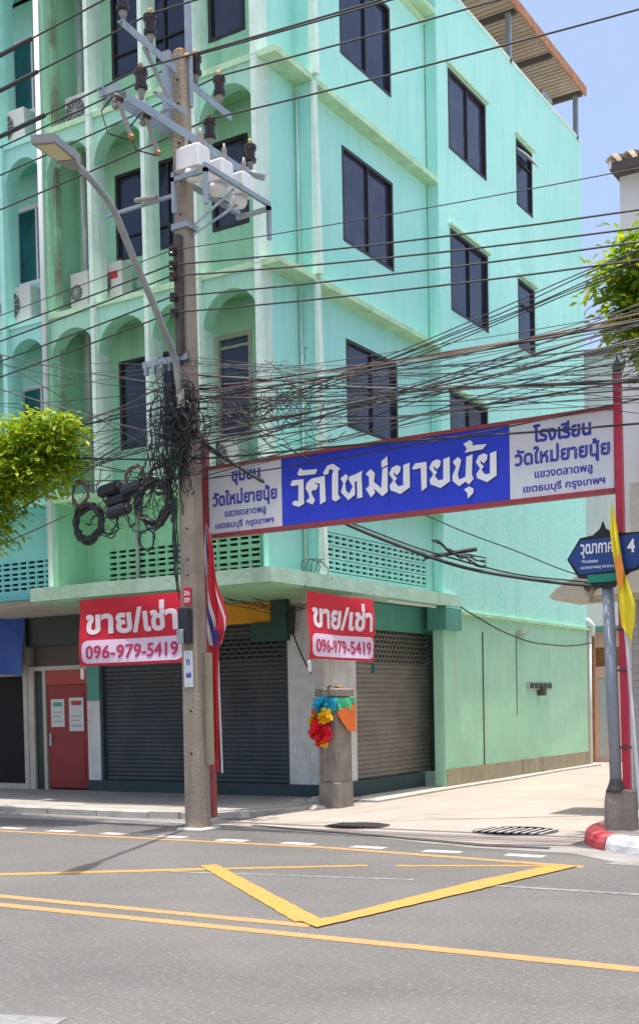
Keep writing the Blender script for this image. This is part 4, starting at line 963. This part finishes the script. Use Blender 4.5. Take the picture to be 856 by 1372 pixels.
# ================================================================ wires and cables
def cat(p, q, sag, n=26, wob=0, seed=0):
    p, q = Vector(p), Vector(q); rr = random.Random(seed); ph = [rr.uniform(0,6.28) for _ in range(4)]; out = []
    for i in range(n+1):
        t = i/n; v = p.lerp(q, t); v.z -= sag*4*t*(1-t)
        if wob: v.z += wob*(math.sin(t*11+ph[0])+.5*math.sin(t*23+ph[1]))*min(1,t*8,(1-t)*8); v.y += wob*(math.sin(t*13+ph[2])+.6*math.sin(t*37+ph[3]))
        out.append(v)
    return out
XL, XR = -32, 30
HV = [((.02,-5.12,10.22),'highest power line, on the far end of the upper crossarm'),((.02,-4.62,10.17),'power line on the second insulator of the upper crossarm'),
      ((.02,-4.82,9.42),'power line on the insulator above the fuse cut-outs'),((.02,-3.72,10.07),'power line on the right arm insulator beside the lightning mast'),
      ((.02,-3.20,10.03),'power line on the outer insulator of the short right arm'),((-.02,-3.38,9.40),'power line on the lowest insulator, right end of the long crossarms')]
for (p, lab) in HV:
    mb = MB(); L_ = cat((XL,p[1],p[2]+.0), p, .62, 30) + cat(p, (XR,p[1],p[2]-.1), .62, 30)[1:]
    mb.tube(L_, .0115, 6)
    o = part('power_line', mb, 'wire', None, p); tag(o, lab, 'power line', 'high power lines crossing the top of the picture')
for i, ((p, lab), a, b) in enumerate(zip(HV[:3], (-2.6,-2.9,-2.7), (-1.5,-1.9,-1.6))):
    t0, t1 = (a-XL)/(p[0]-XL), (b-XL)/(p[0]-XL)
    q = [Vector((XL + (p[0]-XL)*t, p[1], p[2] - .62*4*t*(1-t))) for t in (t0, (t0+t1)/2, t1)]
    o = part('line_sleeve', MB().tube(q, .030, 7), 'wire', None, q[1]); tag(o, ('thick black sleeve on the highest power line','thick black sleeve on the second power line from the top left','thick black sleeve on the third power line down at the left')[i], 'cable sleeve')
LVR = [6.93, 6.52, 6.34, 6.20, 6.02]
names = ['topmost','second','third','fourth','lowest']
for i, z in enumerate(LVZ):
    zr = LVR[i]; D_ = (z-zr)
    p = (-.02,-4.27,z); mb = MB()
    sg = .12 + D_*1.0
    L_ = cat((XL,-4.27,z-.3), p, .62+.05*i, 26) + cat(p, (XR,-4.27,z), D_/(4*(5.9/30)*(1-5.9/30)), 30)[1:]
    mb.tube(L_, .006 if i in (0,) else .0105, 6)
    o = part('service_line', mb, 'wire', None, p); tag(o, '%s of the five lines tied to the spool insulators on the pole rack' % names[i], 'power line', 'lines on the pole rack')
# dense bundle of communication cables through the pole
rr = random.Random(21); cols = ['wire','wire2','wire3','wire2','wire','wire3']
GB = 'communication cables crossing behind and over the sign'
for i in range(56):
    y = -4.0 + rr.choice((-1,1))*rr.uniform(.10,.20)
    z0 = rr.uniform(4.95,6.15) if i % 5 else rr.uniform(4.55,5.1)
    zr = rr.uniform(4.75,5.65) if i % 8 else rr.uniform(4.35,4.8)
    zl = rr.uniform(5.2,6.9) if i % 3 else rr.uniform(4.5,5.4)
    xr, xl = rr.uniform(9,16), rr.uniform(-11,-7)
    ex = (6.0-.05)/(xr); 
    yr = -4.0 + rr.uniform(-.3,.8)
    s = rr.uniform(.05,.30)
    zre = z0 + (zr + 4*s*ex*(1-ex) - z0)/ex
    r_ = rr.choice((.0035,.004,.005,.006,.009)) if i > 4 else .013
    m_ = 'wirebrown' if i in (17, 31) else cols[i % 6]
    mb = MB().tube(cat((.05,y,z0),(xr,yr,zre),s,34,wob=rr.choice((0,.006,.02)),seed=i), r_, 5)
    o = part('communication_cable', mb, m_, None, (.05,y,z0))
    tag(o, 'thin dark cable in the tight bundle running right from the pole over the sign', 'cable', GB)
    if i % 3 != 2:
        y2 = y; sl = rr.uniform(.02,.35); ex = 3.3/(-xl); zle = z0 + (zl + 4*sl*ex*(1-ex) - z0)/ex
        mb = MB().tube(cat((-.05,y2,z0),(xl,-4.0+rr.uniform(-.2,1.0),zle),sl,30,wob=rr.choice((0,.006,.02)),seed=i+90), r_, 5)
        o = part('communication_cable', mb, m_, None, (-.05,y2,z0))
        tag(o, 'dark cable fanning out left from the pole across the arched facade', 'cable', 'communication cables fanning left of the pole')
# steeper bundle rising to the right
for i in range(5):
    mb = MB().tube(cat((.1,-3.85,5.2+.03*i),(8.5,-3.9,6.65+.08*i),.12+.02*i,26,wob=.015,seed=200+i), .007, 5)
    tag(part('communication_cable', mb, 'wire', None, (.1,-3.85,5.2)), 'cable in the twisted bunch climbing steeply rightwards above the sign', 'cable', 'climbing twisted cables')
# service drops to the right-hand building
for i, (p, q, s, lab, r_) in enumerate(((( .1,-3.9,5.05),(4.25,-.82,3.12),.42,'thick black cable sagging under the sign to the right-hand canopy',.024),
        ((.1,-3.9,5.0),(4.25,-.80,3.16),.36,'thinner black cable running beside the thick one under the sign',.012),
        ((1.2,-3.7,4.9),(4.25,-.78,3.2),.10,'thin straight cable passing under the sign to the canopy hook',.008),
        ((.12,3.9,3.36),(.05,11.3,2.95),.32,'black cable sagging along the lower mint wall',.014),
        ((-2.0,-4.2,4.25),(-8,-3.0,3.6),.05,'reddish thin cable slanting down to the left tree',.008))):
    mb = MB().tube(cat(p,q,s,24,wob=.01,seed=300+i), r_, 6)
    tag(part('drop_cable', mb, 'wirebrown' if i == 4 else 'wire', None, p), lab, 'cable')
mb = MB()
for k_ in range(5): mb.tube(cat((2.5+.02*k_,-2.1,3.75),(3.1,-1.68,3.5-.03*k_),.06,10,wob=.03,seed=k_), .010, 5)
mb.tube([(2.3,-1.9,3.55),(3.0,-1.75,3.62)], .03, 7)
tag(part('cable_splice', mb, 'wire', None, (2.8,-1.9,3.6)), 'knotted splice in the cable sagging under the sign', 'cable splice')
# tangles
def curl(mb, c, rad, rx, n=22, seed=0, r_=.008, turns=1.0, tilt=0):
    rr = random.Random(seed); pts = []; c = Vector(c); a0 = rr.uniform(0,6.28)
    for i in range(n+1):
        a = a0 + turns*2*math.pi*i/n; q = rad*(1+.12*math.sin(3*a+seed)+.05*rr.uniform(-1,1))
        pts.append(c + Vector((math.cos(a)*q*rx, rr.uniform(-.02,.02)+tilt*math.cos(a)*q, math.sin(a)*q)))
    mb.tube(pts, r_, 5, caps=False)
mb = MB(); rr = random.Random(5)
for i in range(170):
    z = rr.gauss(5.2,.32); x = rr.gauss(-.07,.17); y = -4.0 - rr.uniform(.10,.26)
    curl(mb, (x,y,z), rr.uniform(.06,.24), rr.uniform(.35,1.0), 18, i, rr.choice((.004,.005,.007,.010)), rr.uniform(.4,1.2))
for i in range(26):     # hanging down beside the pole
    x = rr.uniform(-.62,.0); mb.tube(cat((x,-4.15,rr.uniform(4.9,5.7)),(x+rr.uniform(-.3,.25),-4.15,rr.uniform(3.95,4.6)),rr.uniform(-.05,.15),18,wob=.02,seed=i), rr.choice((.004,.006,.009)), 5)
for i in range(5): mb.tube(cat((-.10-.02*i,-4.16,4.3),(-.13-.015*i,-4.14,3.0+.1*i),.0,10,wob=.012,seed=i+60), .010, 5)
for i in range(5): mb.tube(cat((-.16,-4.0,5.0+.1*i),(.22,-4.14,5.05+.11*i),.02,8,wob=.02,seed=i+70), .02, 5)
tag(part('cable_tangle', mb, 'wire', None, (-.1,-4.1,5), kind='stuff'), 'dense black tangle of cables bunched round the pole at the height of the sign', 'cable tangle')
mb = MB(); rr = random.Random(8)
for i in range(60):
    x = rr.uniform(.35,2.0); z = 5.55 + rr.gauss(0,.28) - .16*x; dx, dz = rr.uniform(.15,.75), rr.uniform(-.55,.25)
    mb.tube(cat((x,-4.0,z),(x+dx,-4.0+rr.uniform(-.2,.2),z+dz),rr.uniform(-.15,.2),18,wob=.014,seed=i+400), rr.choice((.003,.004,.006)), 4)
for i in range(14): curl(mb, (rr.uniform(.5,1.6),-4.0,rr.gauss(5.35,.2)), rr.uniform(.06,.16), 1, 12, i+9, .006, rr.uniform(.5,1))
tag(part('cable_tangle', mb, 'wire3', None, (1.2,-4,5.3), kind='stuff'), 'loose brown-black web of cable ends right of the pole, above the left end of the sign', 'cable tangle')
def coil(c, rad, r_, turns, label, m='wire', rx=1.0, seed=0, spread=.03):
    mb = MB(); rr = random.Random(seed)
    for i in range(turns): curl(mb, (c[0]+rr.uniform(-spread,spread)*.6, c[1]+rr.uniform(-spread,spread), c[2]+rr.uniform(-spread,spread)), rad*rr.uniform(.9,1.05), rx, 26, seed*31+i, r_, 1.0)
    return tag(part('cable_coil', mb, m, None, c), label, 'cable coil')
coil((-1.72,-4.05,4.14), .245, .022, 7, 'thick black cable coil hanging lowest at the left end of the slack cables', seed=1)
coil((-1.83,-4.10,4.55), .17, .011, 5, 'brown-grey cable ring above the thick black coil at the far left', 'ringbrown', .85, seed=2, spread=.012)
coil((-.52,-4.12,4.28), .27, .020, 8, 'big black cable coil hanging beside the pole', seed=3)
coil((-.66,-4.10,3.82), .14, .007, 3, 'small thin cable loop dangling under the big coil', seed=4, spread=.01)
coil((-1.35,-4.08,4.10), .16, .009, 4, 'thin black loop between the two big coils', seed=5)
coil((-.85,-4.09,4.62), .20, .012, 4, 'brownish cable ring just above the splice boxes', 'ringbrown', .8, seed=6)
coil((-.40,-4.13,4.60), .19, .012, 5, 'untidy black cable loop above the big coil near the pole', seed=7)
for c, lab in (((-1.30,-4.08,4.55),'upper left black splice closure in the slack cables'),((-1.12,-4.12,4.24),'lowest black splice closure, between the hanging coils'),
               ((-.86,-4.10,4.52),'black splice closure nearest the pole'),((-1.18,-4.05,4.40),'small black splice closure in the middle of the cluster')):
    t = thing('splice_closure', lab, 'splice closure', c, 'black splice closures on the slack cables')
    c = Vector(c); part('body', MB().tube([c+Vector((-.15,0,-.02)), c+Vector((.15,0,.03))], .085, 10), 'boxblack', t)
    part('end_cap', MB().tube([c+Vector((.15,0,.03)), c+Vector((.19,0,.035))], .06, 10), 'iron', t)
    part('end_cap', MB().tube([c+Vector((-.19,0,-.025)), c+Vector((-.15,0,-.02))], .06, 10), 'iron', t)
mb = MB()
for i in range(30):
    rr = random.Random(i+700); x = rr.uniform(-1.9,-.3); z = rr.uniform(4.1,4.75)
    mb.tube(cat((x,-4.08,z),(x+rr.uniform(.1,.5),-4.1,z+rr.uniform(-.35,.35)),rr.uniform(0,.15),16,wob=.015,seed=i), rr.choice((.005,.007,.010)), 5)
tag(part('cable_tangle', mb, 'wire', None, (-1.1,-4.1,4.4), kind='stuff'), 'slack black cables laced between the hanging coils and splice boxes', 'cable tangle')
# mess of wires at the canopy corner
mb = MB(); rr = random.Random(77)
for i in range(12): mb.tube(cat((rr.uniform(-1.7,-.9),-.6+rr.uniform(-1.0,.4),3.30-rr.uniform(0,.08)),(rr.uniform(-1.3,-.3),-.5,3.2-rr.uniform(0,.15)),rr.uniform(0,.12),14,wob=.012,seed=i), .006, 5)
mb.tube(cat((-1.0,-.10,3.2),(-1.02,-.12,2.75),0,6,wob=.01), .05, 6); mb.tube(cat((-1.0,-.12,2.8),(-.65,-.12,2.1),.05,8), .014, 5)
for i in range(4): curl(mb, (.05,-1.2+.12*i,3.62), .17, .3, 14, i, .007, .7, tilt=1.0)
tag(part('cable_tangle', mb, 'wire', None, (-1,-.3,3.2), kind='stuff'), 'bunch of black wires under the canopy corner beside the orange board', 'cable tangle')

# ================================================================ trees
def tree(name, label, base, trunk, clumps, leafmats, nleaf, size, seed, loc):
    rr = random.Random(seed); t = thing(name, label, 'tree', loc)
    part('trunk', MB().tube(trunk, [.16-.02*i for i in range(len(trunk))], 9), 'bark', t, smooth=True)
    top = Vector(trunk[-1])
    for (c, r_) in clumps:
        c = Vector(c); mid = top.lerp(c, .5) + Vector((0,0,.15))
        part('limb', MB().tube([top, mid, c], [.05,.03,.012], 6), 'bark', t, smooth=True)
    vs, fs, ms = [], [], []
    tot = sum(r_**2 for _, r_ in clumps)
    for (c, r_) in clumps:
        c = Vector(c)
        for k in range(int(nleaf*r_**2/tot)):
            # twigs of a few leaves
            d = Vector((rr.gauss(0,1), rr.gauss(0,1), rr.gauss(0,.8))).normalized()
            p = c + d*r_*(rr.random()**.45)*Vector((1,1,.75)).length/1.6
            tw = Vector((rr.uniform(-1,1), rr.uniform(-1,1), rr.uniform(-.4,.3))).normalized()
            mi = rr.choice((0,0,1,2) if p.z > c.z - .05 else (0,1,1,1))  # top light put into the leaf colours: yellower above, greener below
            for j in range(5):
                q = p + tw*j*size*.55 + Vector((0,0,-.02*j*j*size))
                s = size*rr.uniform(.6,1.1); dd = (tw + Vector((rr.uniform(-.9,.9), rr.uniform(-.9,.9), rr.uniform(-.7,.2)))).normalized()
                w = dd.cross(Vector((rr.uniform(-.5,.5), rr.uniform(-.5,.5), 1))).normalized(); nn = w.cross(dd)
                b = len(vs)
                vs += [q, q+dd*s*.45+w*s*.26+nn*s*.07, q+dd*s, q+dd*s*.45-w*s*.26+nn*s*.07]
                fs += [(b,b+1,b+2),(b,b+2,b+3)]; ms += [mi, mi]
    mb = MB(); mb.v = [tuple(v) for v in vs]; mb.f = [list(f) for f in fs]; mb.m = ms
    part('crown', mb, leafmats, t, kind='stuff'); return t
cl = [((-4.1,-4.3,5.2),.75),((-3.4,-4.3,5.15),.62),((-2.75,-4.3,5.30),.45),((-2.3,-4.35,5.42),.30),((-2.15,-4.2,5.05),.30),((-2.5,-4.3,4.95),.42),((-3.1,-4.4,4.75),.50),((-3.7,-4.5,4.55),.55),((-3.3,-4.3,4.30),.28),((-4.6,-4.2,5.4),.8),((-5.2,-4.4,4.8),.8),((-2.0,-4.3,5.5),.20),((-1.9,-4.3,5.42),.14),((-2.2,-4.3,5.25),.26),((-2.05,-4.3,4.85),.18),((-3.4,-4.4,4.1),.20),((-4.2,-4.5,4.2),.35)]
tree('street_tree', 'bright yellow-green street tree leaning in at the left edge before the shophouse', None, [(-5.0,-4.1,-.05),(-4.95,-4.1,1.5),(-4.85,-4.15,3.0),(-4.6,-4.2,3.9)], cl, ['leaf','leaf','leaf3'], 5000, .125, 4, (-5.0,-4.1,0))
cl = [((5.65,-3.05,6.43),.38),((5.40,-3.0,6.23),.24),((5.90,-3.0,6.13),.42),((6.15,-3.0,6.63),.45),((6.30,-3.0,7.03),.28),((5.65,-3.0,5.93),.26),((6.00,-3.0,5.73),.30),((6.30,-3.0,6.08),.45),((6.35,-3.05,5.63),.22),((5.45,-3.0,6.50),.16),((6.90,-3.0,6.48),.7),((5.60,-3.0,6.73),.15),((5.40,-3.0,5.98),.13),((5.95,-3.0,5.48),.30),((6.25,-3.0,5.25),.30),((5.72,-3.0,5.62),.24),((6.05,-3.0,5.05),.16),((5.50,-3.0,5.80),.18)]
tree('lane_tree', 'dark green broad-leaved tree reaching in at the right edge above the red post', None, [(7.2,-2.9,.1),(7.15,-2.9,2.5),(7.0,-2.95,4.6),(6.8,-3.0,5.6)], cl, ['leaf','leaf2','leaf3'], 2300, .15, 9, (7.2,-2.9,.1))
